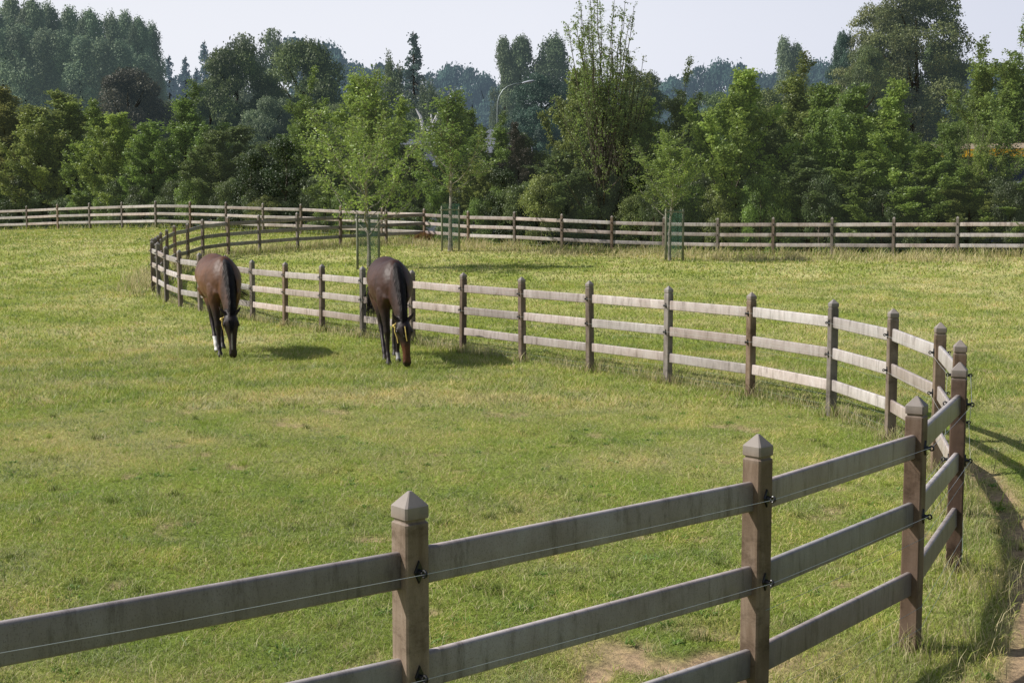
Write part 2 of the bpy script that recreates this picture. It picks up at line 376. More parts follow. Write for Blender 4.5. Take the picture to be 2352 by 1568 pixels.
tag(go, 'grazed pasture ground with bare soil patches', None, None, 'structure')

# grass blades
BV, BF, BC = [], [], []; nb = 0
def blades(px, py, hgt, wid, lean, col, zoff=0, bent=False):
    """px,py arrays; every blade is one bent strip or one triangle"""
    global nb
    n = len(px)
    if n == 0: return
    pz = ground_z(px, py) + (fbm(px * 1.7, py * 1.7, 3) - .5) * .05 - .004
    az = rng.random(n) * 2 * PI; la = rng.random(n) * 2 * PI; le = hgt * lean * (.3 + rng.random(n))
    wx, wy = np.cos(az) * wid / 2, np.sin(az) * wid / 2; lx, ly = np.cos(la) * le, np.sin(la) * le
    p = np.stack([px, py, pz], 1)
    W = np.stack([wx, wy, np.zeros(n)], 1)
    tip = p + np.stack([lx, ly, hgt], 1)
    if bent:
        mid = p + np.stack([lx * .3, ly * .3, hgt * .6], 1)
        V = np.stack([p - W, p + W, mid + W * .8, mid - W * .8, tip], 1).reshape(-1, 3)
        k = nb + np.arange(n)[:, None] * 5
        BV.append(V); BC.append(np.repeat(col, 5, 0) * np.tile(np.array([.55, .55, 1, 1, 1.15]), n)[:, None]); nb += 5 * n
        BF.append(('q', k + np.array([[0, 1, 2, 3]]))); BF.append(('t', k + np.array([[3, 2, 4]])))
    else:
        V = np.stack([p - W, p + W, tip], 1).reshape(-1, 3); k = nb + np.arange(n)[:, None] * 3
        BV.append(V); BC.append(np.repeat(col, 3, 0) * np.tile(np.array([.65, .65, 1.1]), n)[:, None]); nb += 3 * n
        BF.append(('t', k + np.array([[0, 1, 2]])))
def blade_col(n, dry, n2, mot):
    r = rng.random(n)[:, None]; d = dry[:, None]
    g = GREEN * (1 - r) + GREEN2 * r
    g = g * (.8 + .5 * rng.random(n))[:, None]
    s = STRAW * (1 - r) + STRAW2 * r
    pick = (rng.random(n) < (.25 + .52 * dry))[:, None]
    c = np.where(pick, s, g)
    hue = np.clip((mot - .5) * 4, -1, 1)[:, None] * np.array([.10, .0, -.08])
    return c * (1 + hue) * (.85 + .35 * n2[:, None]) * (.66 + .68 * mot)[:, None]
def scatter(Y0, Y1, dens, wid, h0, h1, lean, bent=False):
    X1 = Y1 * .42 + 4
    n = int(dens * 2 * X1 * (Y1 - Y0))
    px = rng.uniform(-X1, X1, n); py = rng.uniform(Y0, Y1, n)
    k = (px < py * .42 + 4) & (px > -py * .42 - 2)
    px, py = px[k], py[k]
    dry, soil, n1, n2, n3, dl, sd, df, sf = fields(px, py)
    k = (rng.random(len(px)) > soil * 1.1) & ~((sf > 0) & (df > 3.5)) & (rng.random(len(px)) < .45 + 1.1 * n3)
    px, py, dry, n1, n2, n3 = px[k], py[k], dry[k], n1[k], n2[k], n3[k]
    h = (h0 + (h1 - h0) * rng.random(len(px))**1.7) * (.55 + .9 * n3)
    blades(px, py, h, wid * (.6 + .8 * rng.random(len(px))), lean, blade_col(len(px), dry - .34 * np.clip((py - 14) / 14, 0, 1), n2, fbm(px * 2.4 + 33, py * 1.9, 4)), bent=bent)
scatter(3.8, 7.5, 10500, .0034, .010, .046, 1.5, True)
scatter(7.5, 11, 6400, .0046, .010, .048, 1.5, True)
scatter(11, 16, 3000, .007, .012, .052, 1.4)
# darker clumps, clover rosettes and small hoof scars
for k in range(420):
    cy_ = rng.uniform(4.2, 17); cx_ = rng.uniform(-.42, .42) * cy_; r_ = rng.uniform(.02, .075); n = int(rng.uniform(25, 80))
    if rng.random() < .5:
        p = rng.normal(0, r_, (n, 2)) + (cx_, cy_); blades(p[:, 0], p[:, 1], rng.uniform(.02, .07, n), np.full(n, .004), .9, np.tile(GREEN2 * (.5, .5, .5) if rng.random() < .6 else GREEN * (1., 1.1, .8), (n, 1)) * rng.uniform(.7, 1.2, n)[:, None], bent=True)
    else:
        p = rng.normal(0, r_ * .7, (n // 2, 2)) + (cx_, cy_); m_ = len(p); blades(p[:, 0], p[:, 1], rng.uniform(.012, .03, m_), np.full(m_, .014), 1.6, np.tile(np.array([.17, .30, .06]), (m_, 1)) * rng.uniform(.7, 1.2, m_)[:, None], bent=True)
scatter(16, 24, 1000, .012, .03, .09, 1.1)
scatter(24, 38, 380, .02, .03, .095, 1.0)
scatter(38, 76, 110, .04, .04, .11, .9)
# tall seeding stalks dotted over the field
n = 4500; px = rng.uniform(-7, 7, n); py = rng.uniform(4, 16, n)
blades(px, py, rng.uniform(.05, .13, n), np.full(n, .003), .8, np.tile(STRAW * 1.1, (n, 1)) * rng.uniform(.7, 1.2, n)[:, None], bent=True)
# long grass left standing along the fence feet
def along(line, dens, spread, off, h0, h1, wid, strawf, col2=GREEN):
    for a, b in zip(line[:-1], line[1:]):
        a, b = np.array(a[:2]), np.array(b[:2]); L = np.linalg.norm(b - a)
        if L < .01: continue
        n = int(dens * L); t = rng.random(n); p = a + (b - a) * t[:, None]; nn = np.array([-(b - a)[1], (b - a)[0]]) / L
        p = p + nn * (off + rng.normal(0, spread, n))[:, None]
        cl = fbm(p[:, 0] * 1.6, p[:, 1] * 1.6, 3)
        k = rng.random(n) < np.clip((cl - .25) * 2.2, .05, 1); p = p[k]; cl = cl[k]; n = len(p)
        if n == 0: continue
        s = rng.random(n) < strawf
        col = np.where(s[:, None], STRAW * .9, col2) * rng.uniform(.7, 1.25, n)[:, None]
        blades(p[:, 0], p[:, 1], rng.uniform(h0, h1, n) * (.5 + cl), np.full(n, wid), .7, col, bent=True)
along(loop[0:6], 380, .16, -.12, .05, .17, .004, .55)
along(loop[4:7], 240, .18, -.16, .06, .20, .0035, .85)
along(loop[6:15], 330, .13, -.10, .05, .22, .007, .62, GREEN2)
along(loop[14:25], 260, .14, -.08, .06, .24, .011, .75, GREEN2)
along(loop[24:], 260, .30, .35, .10, .34, .018, .72, GREEN2 * .8)
along(loop[28:], 150, .30, -.3, .10, .30, .018, .6, GREEN2 * .8)
along(far[13:], 420, 1.0, -1.9, .10, .28, .018, .93, GREEN2)
along(far[13:], 200, .30, -.1, .12, .40, .018, .6, GREEN2)
along(far[:14], 130, .3, .3, .1, .35, .025, .25, GREEN * 1.1)
# uncut wisps round the foot of every nearer post
for q_ in loop[1:20]:
    n = 150; p = rng.normal(0, .10, (n, 2)) + q_[:2]; sc_ = min(1, 6 / max(4., q_[1])); st_ = rng.random(n) < .6
    blades(p[:, 0], p[:, 1], rng.uniform(.05, .20, n), np.full(n, .003 / sc_), .6, np.where(st_[:, None], STRAW * .9, GREEN2) * rng.uniform(.7, 1.2, n)[:, None], bent=True)
# blades standing round the hooves and muzzles
for cx_, cy_ in ((-5.0, 22.3), (-5.22, 22.75), (-4.85, 22.45), (-4.72, 21.85), (-2.1, 21.1), (-2.15, 21.6), (-1.95, 21.3), (-1.68, 20.65)):
    p = rng.normal(0, .16, (150, 2)) + (cx_, cy_); blades(p[:, 0], p[:, 1], rng.uniform(.04, .10, 150), np.full(150, .011), .8, np.tile(GREEN, (150, 1)) * rng.uniform(.7, 1.1, 150)[:, None], bent=True)
# brown dead tuft beside the corner post
n = 900; p = far[13][:2] + np.array([-.05, -.35]) + rng.normal(0, .16, (n, 2))
blades(p[:, 0], p[:, 1], rng.uniform(.2, .5, n) * np.exp(-((p - far[13][:2]) ** 2).sum(1)), np.full(n, .02), .5, np.tile(np.array([.30, .17, .07]), (n, 1)) * rng.uniform(.5, 1.2, n)[:, None], bent=True)
Q = [f for k, f in BF if k == 'q']; T = [f for k, f in BF if k == 't']
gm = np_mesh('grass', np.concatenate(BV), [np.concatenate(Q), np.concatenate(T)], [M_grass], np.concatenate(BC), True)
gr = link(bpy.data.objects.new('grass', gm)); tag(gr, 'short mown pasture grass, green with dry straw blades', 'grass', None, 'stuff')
print('grass verts', nb)

# ------------------------------------------------------------------ fences
def octo(hw, ch, z):
    a, c = hw, hw - ch
    return [(a, -c, z), (a, c, z), (c, a, z), (-c, a, z), (-a, c, z), (-a, -c, z), (-c, -a, z), (c, -a, z)]
def post_mesh():
    mb = MB(); hw = .049; ch = .007
    zt = PH
    mb.rings([octo(hw, ch, -.35), octo(hw, ch, .3), octo(hw, ch, .9), octo(hw, ch, zt - .112), octo(hw - .007, ch, zt - .106), octo(hw - .007, ch, zt - .098),
              octo(hw + .001, ch, zt - .093), octo(hw + .001, ch, zt - .052), octo(hw - .004, ch, zt - .046), octo(.006, .002, zt - .002)])
    return mb.mesh('post', M_post)
def rail_mesh(M_rail):
    mb = MB(); h, t, r = .133, .036, .013; prof = []
    for cx_, cz_, a0_ in ((t / 2 - r, -h / 2 + r, -90), (t / 2 - r, h / 2 - r, 0), (-t / 2 + r, h / 2 - r, 90), (-t / 2 + r, -h / 2 + r, 180)):
        for k in range(5):
            a = R(a0_ + 22.5 * k); prof.append((cx_ + r * math.cos(a), cz_ + r * math.sin(a)))
    rings = []
    for x in np.linspace(0, 1, 9): rings.append([(x, p[0], p[1]) for p in prof])
    mb.rings(rings[::1]); me = mb.mesh('rail', M_rail, True)
    return me
def ins_mesh():
    mb = MB()
    mb.rings([[(s[0], 0.0, s[1]) for s in ((-.02, 0), (0, -.042), (.02, 0), (0, .042))], [(s[0], .009, s[1]) for s in ((-.017, 0), (0, -.038), (.017, 0), (0, .038))]])
    mb.tube([(0, .005, 0), (0, .032, 0)], [.012, .009], 8)
    ring = [(0.0, .036 + .012 * math.cos(a), .012 * math.sin(a)) for a in np.linspace(0, 2 * PI, 11)]
    mb.tube(ring, .005, 6)
    return mb.mesh('insulator', M_black)
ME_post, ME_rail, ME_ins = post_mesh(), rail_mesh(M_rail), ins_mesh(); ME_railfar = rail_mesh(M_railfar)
RZ = (PH * .848 - .0665, PH * .581 - .0665, PH * .315 - .0665)       # rail centre heights
PCOL = {1: (1.1, 1.1, 1.1, 1), 2: (1.30, 1.30, 1.30, 1), 3: (1.12, 1.02, .92, 1), 4: (.80, .69, .62, 1), 5: (.62, .47, .40, 1), 6: (.78, .7, .65, 1), 7: (.9, .85, .8, 1), 8: (.85, .78, .72, 1)}
def build_fence(name, pts, label, cat, ins, skip_rails=()):
    root = empty(name, pts[len(pts) // 2], 0, label, cat); o0 = Vector(root.location)
    P = [Vector(p) for p in pts]
    # settle posts on the ground
    for p in P:
        pass
    tang = []
    for i in range(len(P)):
        t = P[min(i + 1, len(P) - 1)] - P[max(i - 1, 0)]; tang.append(math.atan2(t.y, t.x))
    for i, p in enumerate(P):
        if name == 'loop_fence' and i == len(P) - 1: continue      # the shared corner post belongs to the boundary fence
        po = link(bpy.data.objects.new('post', ME_post), root); po.location = p - o0
        po.color = PCOL.get(i, None) if name == 'loop_fence' and i in PCOL else (lambda q, e: (q * (1 + e), q, q * (1 - e), 1))(random.uniform(.72, 1.1), random.uniform(0, .09))
        po.location.z += random.gauss(0, .006); po.rotation_euler = (random.gauss(0, .001 if i < 9 else .008), random.gauss(0, .001 if i < 9 else .008), tang[i] + random.gauss(0, .03))
        for sgn, kset in ins(i):
            for k in kset:
                q = link(bpy.data.objects.new('insulator', ME_ins), po)
                q.location = (0, sgn * .049, RZ[k]); q.rotation_euler = (0, 0, 0 if sgn > 0 else PI)
    for i in range(len(P) - 1):
        for k in range(3):
            if (i, k) in skip_rails: continue
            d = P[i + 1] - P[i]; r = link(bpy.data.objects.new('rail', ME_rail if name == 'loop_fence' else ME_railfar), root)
            z0, z1 = RZ[k] + random.gauss(0, .005), RZ[k] + random.gauss(0, .005)
            a, b_ = P[i] + Vector((0, 0, z0)), P[i + 1] + Vector((0, 0, z1)); d = b_ - a; L = d.length
            a = a + d * (.012 / L)
            r.location = a - o0; r.scale = ((L - .024) / 1., 1, 1)
            r.color = [random.uniform(.86, 1.08)] * 3 + [1]; r.rotation_euler = (random.gauss(0, .02), -math.asin(d.z / L), math.atan2(d.y, d.x))
    return root, P, tang, o0
def wire(root, P, tang, o0, zs, side, i0, i1, name, mat, rad, sag=.006):
    for z in zs:
        pts = []
        for i in range(i0, i1):
            nrm = Vector((-math.sin(tang[i]), math.cos(tang[i]), 0)) * side
            q = P[i] - o0 + nrm + Vector((0, 0, z)); 
            if pts: pts.append((Vector(pts[-1]) + q) / 2 - Vector((0, 0, sag)))
            pts.append(q)
        mb = MB(); mb.tube(pts, rad, 4); mb.build(name, mat, root)
NL = len(loop)
lf = build_fence('loop_fence', loop, 'curving post and rail fence with three rails and pointed post caps, sweeping round the horses', 'fence',
                 lambda i: ([(-1, (0, 1)), (1, (0, 1))] if i < 26 else []))
wire(*lf, RZ[:2], -.085, 0, NL - 1, 'electric_wire', M_wire, .0011)
wire(*lf, RZ[:2], .085, 3, NL - 1, 'electric_wire', M_wire, .0011)
wire(*lf, (.12, .24, .62), -.055, 3, NL - 1, 'lower_wire', M_gwire, .0011)
wire(*lf, (.05,), -.055, 5, NL - 1, 'lower_wire', M_gwire, .0011)
ff = build_fence('boundary_fence', far, 'straight run of pale three rail fence along the foot of the trees', 'fence', lambda i: [(-1, (0, 1))])
wire(*ff, (.12, .24, .62), .055, 0, len(far), 'lower_wire', M_gwire, .003)
# vertical live link beside the outer bend post
mb = MB(); p5 = lf[1][6]; t5 = lf[2][6]; nn = Vector((-math.sin(t5), math.cos(t5), 0)) * -.09
q = p5 - lf[3] + nn; mb.tube([q + Vector((0, 0, RZ[0])), q + Vector((.01, 0, .9)), q + Vector((0, 0, RZ[1]))], .003, 5); mb.build('link_cable', M_wire, lf[0])

# ------------------------------------------------------------------ trees
def leaf_mesh(name, cen, size, up=.5, outward=None, colfn=None, mat=None, drop=0.):
    n = len(cen); rn = rng.normal(size=(n, 3)); rn /= np.linalg.norm(rn, axis=1)[:, None]
    nr = rn * 1.0 + np.array([0, 0, up])
    if outward is not None: nr = nr + outward
    nr /= np.linalg.norm(nr, axis=1)[:, None] + 1e-9
    u = np.cross(nr, rng.normal(size=(n, 3))); u /= np.linalg.norm(u, axis=1)[:, None] + 1e-9; v = np.cross(nr, u)
    s = size * rng.uniform(.6, 1.35, n)[:, None]
    V = np.stack([cen - u * s * .5, cen - v * s * .33, cen + u * s * .5 - nr * s * .1, cen + v * s * .33], 1).reshape(-1, 3)
    f = np.arange(n * 4).reshape(-1, 4)
    col = np.repeat(colfn, 4, 0)
    return np_mesh(name, V, [f], [mat], col, False)
def vcol(n, clump=None):
    """leaf tint around 1 : green to yellow variation"""
    r = rng.random(n)[:, None]
    c = np.array([.80, .88, .85]) * (1 - r) + np.array([1.2, 1.16, .95]) * r
    if clump is not None: c = c * clump[:, None]
    return c
def skeleton(H, Rr, prof, n_limb, t0, t1, elev, twigs, bend=.25, lead=1, wob=.02, trunk_r=None, seed=0):
    """returns MB of wood and twig list (points, weight)"""
    g = np.random.default_rng(seed); mb = MB(); tw = []
    tr = trunk_r or H * .012
    k = 8; ph = g.random() * 6
    tpts = [np.array([math.sin(ph + i * .9) * H * wob * i / k, math.cos(ph * 1.3 + i * .8) * H * wob * i / k, H * .96 * i / k]) for i in range(k + 1)]
    mb.tube(tpts, [tr * (1 - .93 * i / k) * (1.35 if i == 0 else 1) for i in range(k + 1)], 7)
    def tp(t):
        x = min(t * k / .96, k - 1e-6); i = int(x); return tpts[i] * (1 - x + i) + tpts[i + 1] * (x - i)
    az = g.random() * 6
    for j in range(n_limb):
        t = t0 + (t1 - t0) * ((j + g.random() * .8) / n_limb); az += 2.4 + g.normal() * .4
        st = tp(t); el = R(elev[0] + (elev[1] - elev[0]) * t + g.normal() * 7)
        # reach: envelope radius at the limb tip height
        reach = Rr * .6
        for _ in range(3):
            th = min(.99, t + reach * math.tan(el) / H); reach = max(.05 * Rr, Rr * prof(th))
        reach *= g.uniform(.72, 1.18); h = np.array([math.cos(az), math.sin(az), 0]); rise = reach * math.tan(el)
        pts = []
        ns = 5
        sw = g.normal() * .25
        for i in range(ns + 1):
            s = i / ns; pts.append(st + h * reach * s**.95 + np.array([-h[1], h[0], 0]) * sw * reach * s * s + np.array([0, 0, rise * (s**(1 + bend))]) + g.normal(size=3) * reach * .02 * (i > 0))
        r0 = tr * .42 * (1 - .7 * t)
        mb.tube(pts, [max(.006, r0 * (1 - .85 * i / ns)) for i in range(ns + 1)], 5, cap=False)
        clump = g.uniform(.72, 1.25)
        for q in range(twigs):
            s = g.uniform(.25, 1.0); x = s * ns; i = min(int(x), ns - 1); b0 = pts[i] * (1 - x + i) + pts[i + 1] * (x - i)
            d = (pts[min(i + 1, ns)] - pts[i]); d = d / (np.linalg.norm(d) + 1e-9)
            d = d * .6 + g.normal(size=3) * .5 + np.array([0, 0, .5]); d /= np.linalg.norm(d)
            L = Rr * g.uniform(.18, .42) * (1.2 - .5 * s)
            e = b0 + d * L
            mb.tube([b0, b0 * .5 + e * .5 + g.normal(size=3) * L * .06, e], [max(.005, r0 * .3), max(.004, r0 * .2), .004], 4, cap=False)
            tw.append((b0, e, clump * g.uniform(.85, 1.15)))
        tw.append((pts[-2], pts[-1], clump))
    for q in range(5): tw.append((tp(.82 + .03 * q), tpts[-1] + g.normal(size=3) * Rr * .06 + np.array([0, 0, H * .03 * g.random()]), 1.1))
    return mb, tw
def leaves_on(tw, n, sig, size, name, mat, up=.5, droop=0., thin=None):
    a = np.array([t[0] for t in tw]); b = np.array([t[1] for t in tw]); cl = np.array([t[2] for t in tw])
    w_ = np.linalg.norm(b - a, axis=1) + .05
    if thin: w_ = w_ * np.where(b[:, 2] > thin[0], thin[1], 1.)
    w_ /= w_.sum()
    i = rng.choice(len(tw), n, p=w_); t = rng.random(n)[:, None]**.8
    c = a[i] * (1 - t) + b[i] * t + rng.normal(0, sig, (n, 3)) * np.array([1, 1, .7])
    if droop: c[:, 2] -= rng.random(n) ** 1.5 * droop
    return leaf_mesh(name, c, size, up, None, vcol(n, cl[i]), mat)
def puffs(H, Rr, prof, n_puff, pr, n, size, name, mat, t0=.15, zs=.8, seed=0, shell=True):
    g = np.random.default_rng(seed); cs, rs, cl = [], [], []
    for j in range(n_puff):
        t = t0 + (1 - t0) * g.random()**.85; az = g.random() * 6.283; rad = Rr * prof(t) * (g.uniform(.55, .95) if g.random() < .8 else g.uniform(0, .6))
        r = pr * g.uniform(.6, 1.35) * Rr
        cs.append((math.cos(az) * rad, math.sin(az) * rad, t * H - r * zs * .5)); rs.append(r); cl.append(g.uniform(.55, 1.45))
    cs, rs, cl = np.array(cs), np.array(rs), np.array(cl)
    p_ = rs**2 / (rs**2).sum(); i = rng.choice(n_puff, n, p=p_)
    d = rng.normal(size=(n, 3)); d /= np.linalg.norm(d, axis=1)[:, None]
    d[:, 2] = np.abs(d[:, 2]) * np.where(rng.random(n) < .78, 1, -1)
    rr = rs[i] * (.62 + .5 * rng.random(n)**.7)
    lump = 1 + .25 * np.sin(d[:, 0] * 7 + i) * np.sin(d[:, 1] * 6 + 2 * i) 
    c = cs[i] + d * (rr * lump)[:, None] * np.array([1, 1, zs]) + rng.normal(0, size * .4, (n, 3))
    return leaf_mesh(name, c, size, .2, d * 1.1, vcol(n, cl[i]), mat), cs, rs
def p_maple(t): return (.6 + .4 * min(1, t / .2)) * (1 if t < .5 else max(.0, 1 - ((t - .5) / .53)**1.7))
def p_oval(t): return math.sqrt(max(0, 1 - ((t - .5) / .52)**2))
def p_round(t): return math.sqrt(max(0, 1 - ((t - .42) / .6)**2))
def p_col(t): return min(1, t / .12 + .6) * (1 if t < .62 else max(.15, 1 - ((t - .62) / .40)**3.5))
def p_airy(t): return (.6 + .4 * min(1, t / .2)) * (1 if t < .35 else 1 - .42 * ((t - .35) / .27) if t < .62 else max(.16, .60 * (1 - ((t - .62) / .41)**4)))

VAR = {}
def reg(kind, wood_mesh, leaf_m):
    n_ = len(leaf_m.vertices); v_ = np.empty(n_ * 3, np.float32); leaf_m.vertices.foreach_get('co', v_); v_ = v_.reshape(-1, 3)
    VAR.setdefault(kind, []).append((wood_mesh, leaf_m, float(np.percentile(v_[:, 2], 99.7)), float(np.percentile(np.abs(v_[:, :2]), 96))))
# unit trees : height 1 scaled from H metres, radius R metres
for s in range(5):
    mb, tw = skeleton(7.5, 1.75, p_maple, 34, .05 + .02 * (s % 2), .92, (44, 68), 15, seed=10 + s)
    reg('maple', mb.mesh('trunk', M_bark), leaves_on(tw, 32000, .085, .115, 'crown', M_leaf, .35))
for s in range(2):       # thin crowned young street trees, clear stem below
    mb, tw = skeleton(6.5, 1.55, p_maple if s else p_oval, 26, .36, .92, (50, 68), 12, seed=30 + s, trunk_r=.055)
    reg('young', mb.mesh('trunk', M_barkpale), leaves_on(tw, 10000 if s == 0 else 5500, .07, .088, 'crown', M_leaf))
mb, tw = skeleton(6.5, 2.1, p_maple, 38, .17, .93, (46, 66), 13, seed=35, trunk_r=.055)
reg('young', mb.mesh('trunk', M_barkpale), leaves_on(tw, 10500, .075, .088, 'crown', M_leaf))
def vase(seed):
    """open crown of many steep leaders over a bushy skirt"""
    g = np.random.default_rng(seed); H, Rr = 11.5, 2.2
    mb, tw = skeleton(8.2, 2.3, p_maple, 34, .06, .8, (52, 72), 11, seed=seed, trunk_r=.11, wob=.02)
    skirt = len(tw)
    for j in range(17):
        az = 2.4 * j + g.normal() * .3; r = Rr * math.sqrt((j + .5) / 17) * .78; h = np.array([math.cos(az), math.sin(az), 0]); z0 = g.uniform(1.2, 4.2); z1 = H * (1 - .26 * (r / Rr) ** 1.5) * g.uniform(.93, 1.0)
        pts = [np.array([0, 0, z0]) + h * r * (k / 7) ** .75 + np.array([0, 0, (z1 - z0) * k / 7]) + g.normal(size=3) * .05 * (k > 0) for k in range(8)]
        mb.tube(pts, [.045 * (1 - .9 * k / 7) + .004 for k in range(8)], 5, cap=False); cl = g.uniform(.8, 1.25)
        for q in range(46):
            x = g.uniform(2.2, 7); k = min(int(x), 6); b0 = pts[k] * (1 - x + k) + pts[k + 1] * (x - k)
            d = g.normal(size=3) * .55 + np.array([0, 0, .8]) + h * .25; d /= np.linalg.norm(d); e = b0 + d * g.uniform(.25, .75) * (1.25 - x / 12)
            mb.tube([b0, e], [.007, .003], 3, cap=False); tw.append((b0, e, cl))
    return mb.mesh('trunk', M_bark), leaves_on(tw, 15500, .05, .085, 'crown', M_leaf, .3, 0., (5.5, .9))
for s in range(2): reg('airy', *vase(40 + s))
mb, tw = skeleton(9.5, 2.3, p_maple, 34, .05, .93, (48, 70), 15, seed=47, trunk_r=.1)
reg('loose', mb.mesh('trunk', M_bark), leaves_on(tw, 32000, .10, .12, 'crown', M_leaf, .3))
mb, tw = skeleton(9.5, 2.3, p_oval, 34, .1, .93, (48, 70), 15, seed=48, trunk_r=.1)
reg('loose', mb.mesh('trunk', M_bark), leaves_on(tw, 32000, .10, .12, 'crown', M_leaf, .3))
def simple_wood(H, r, cs, rs, name='trunk', mat=None, lim=14, seed=1):
    mb = MB(); mb.tube([(0, 0, 0), (.01 * H, 0, H * .3), (-.01 * H, .01 * H, H * .6), (0, 0, H * .9)], [r * 1.3, r, r * .6, r * .1], 7)
    order = np.argsort(-rs)[:lim]
    for i in order:
        c = cs[i]; z0 = max(.08 * H, c[2] - .6 * math.hypot(c[0], c[1]) - .05 * H)
        mb.tube([(0, 0, z0), (c[0] * .45, c[1] * .45, z0 + (c[2] - z0) * .35), tuple(c)], [r * .4, r * .28, r * .08], 5, cap=False)
    return mb.mesh(name, mat or M_bark)
for s in range(3):
    lm, cs, rs = puffs(12, 4.2, p_round, 80, .22, 50000, .18, 'crown', M_leafmid, .12, .75, 50 + s)
    reg('round', simple_wood(12, .25, cs, rs), lm)
for s in range(2):
    lm, cs, rs = puffs(15, 4.2, p_oval, 175, .20, 70000, .155, 'crown', M_leafmid, .06, .66, 56 + s)
    reg('tall', simple_wood(15, .28, cs, rs), lm)
for s in range(3):
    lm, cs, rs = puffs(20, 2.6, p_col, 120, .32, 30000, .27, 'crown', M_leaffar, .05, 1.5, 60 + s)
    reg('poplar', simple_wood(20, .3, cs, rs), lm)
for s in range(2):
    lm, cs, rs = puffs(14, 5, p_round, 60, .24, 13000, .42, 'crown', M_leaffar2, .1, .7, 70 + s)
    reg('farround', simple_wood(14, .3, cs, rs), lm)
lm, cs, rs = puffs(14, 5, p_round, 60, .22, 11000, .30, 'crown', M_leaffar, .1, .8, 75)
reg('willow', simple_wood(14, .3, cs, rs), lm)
for s in range(3):
    lm, cs, rs = puffs(3, 1.3, p_round, 34, .30, 11000, .09, 'crown', M_leaf, .0, .9, 80 + s)
    reg('shrub', simple_wood(3, .06, cs, rs, lim=20), lm)
lm, cs, rs = puffs(4.2, 1.1, p_oval, 40, .34, 8500, .09, 'crown', M_leafgloss, .0, 1.1, 86)
reg('holly', simple_wood(4.2, .06, cs, rs, lim=20), lm)
# spruce
def spruce(seed, mat):
    g = np.random.default_rng(seed); H, Rr = 14., 2.5; mb = MB(); tw = []
    mb.tube([(0, 0, 0), (0, 0, H * .5), (0, 0, H)], [.22, .12, .01], 6)
    for j in range(190):
        t = .06 + .93 * (j / 190); az = g.random() * 6.283; rad = Rr * (1 - t)**.85 * g.uniform(.75, 1.12) + .08; h = np.array([math.cos(az), math.sin(az), 0])
        p0 = np.array([0, 0, t * H]); p1 = p0 + h * rad * .6 - np.array([0, 0, rad * .30]); p2 = p0 + h * rad - np.array([0, 0, rad * .26])
        mb.tube([p0, p1, p2], [.03, .02, .008], 4, cap=False); cl = g.uniform(.7, 1.2); tw += [(p0 * .5 + p1 * .5, p1, cl), (p1, p2, cl), (p1, p2, cl)]
    return mb.mesh('trunk', M_bark), leaves_on(tw, 13000, .10, .2, 'crown', mat, .2, .22)
reg('spruce', *spruce(5, M_leaffar)); reg('spruce', *spruce(6, M_leaffar2))
# weeping birch
mb, tw = skeleton(10, 2.2, p_oval, 30, .2, .95, (40, 66), 9, seed=90, trunk_r=.13)
reg('birch', mb.mesh('trunk', M_birch), leaves_on(tw, 13000, .15, .15, 'crown', M_leafmid, .0, 1.1))

UNIT = {'maple': (7.5, 1.75), 'young': (6.5, 1.6), 'airy': (11.5, 2.4), 'loose': (9.5, 2.3), 'round': (12, 4.6), 'tall': (15, 4.5), 'poplar': (20, 3.0), 'farround': (14, 5.4),
        'willow': (14, 5.4), 'shrub': (3, 1.5), 'holly': (4.2, 1.25), 'spruce': (14, 2.5), 'birch': (10, 2.4)}
fX = np.array([CX + F * p[0] / p[1] for p in far]); fYd = np.array([p[1] for p in far])
def Yf(x): return float(np.interp(x, fX, fYd))
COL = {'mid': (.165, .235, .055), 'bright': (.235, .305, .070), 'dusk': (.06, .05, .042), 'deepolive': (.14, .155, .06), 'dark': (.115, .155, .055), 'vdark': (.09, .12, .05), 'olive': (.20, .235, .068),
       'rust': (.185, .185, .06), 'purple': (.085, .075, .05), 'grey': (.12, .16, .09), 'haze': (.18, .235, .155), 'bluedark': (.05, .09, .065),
       'blue': (.055, .10, .085), 'pale': (.17, .21, .11), 'yel': (.16, .19, .03), 'gloss': (.05, .075, .035)}  # 'haze' and 'blue' carry the distance haze in the leaf colour
NT = {'maple': 'maple_tree', 'young': 'young_tree', 'airy': 'airy_tree', 'loose': 'roadside_tree', 'round': 'broadleaf_tree', 'tall': 'tall_tree', 'poplar': 'poplar_tree', 'farround': 'distant_tree',
      'willow': 'willow_tree', 'shrub': 'shrub', 'holly': 'holly_bush', 'spruce': 'spruce_tree', 'birch': 'birch_tree'}
cnt = {}
def tree(kind, x, ytop, hw, Y, col, label, group=None, var=None, zb=None, zrot=None, cat=None, basex=None):
    """Y > 0 metres from the camera; Y < 30 means metres behind the boundary fence"""
    if Y < 30: Y = Yf(x) + Y
    p = at(x, ytop, Y); g0 = gz(p[0], Y) if zb is None else zb
    H = p[2] - g0; Rr = hw / F * Y * (1.15 if kind in ('maple', 'loose') else 1.75 if kind == 'spruce' else 1.45 if kind == 'farround' else 1.15 if kind == 'poplar' else 1.0)
    k = cnt.get(kind, 0); cnt[kind] = k + 1
    wm, lm, uH, uR = VAR[kind][(k if var is None else var) % len(VAR[kind])]
    o = empty(NT[kind], (p[0], Y, g0 - .05), 0, label, cat or ('shrub' if kind in ('shrub', 'holly') else 'tree'), group)
    o.rotation_euler = (0, 0, zrot if zrot is not None else random.random() * 6.28)
    o.scale = (Rr / uR, Rr / uR, H / uH)
    a = link(bpy.data.objects.new('trunk' if kind not in ('shrub', 'holly') else 'stems', wm), o)
    b = link(bpy.data.objects.new('crown', lm), o)
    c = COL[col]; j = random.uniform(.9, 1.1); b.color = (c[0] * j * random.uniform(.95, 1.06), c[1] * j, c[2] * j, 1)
    return o
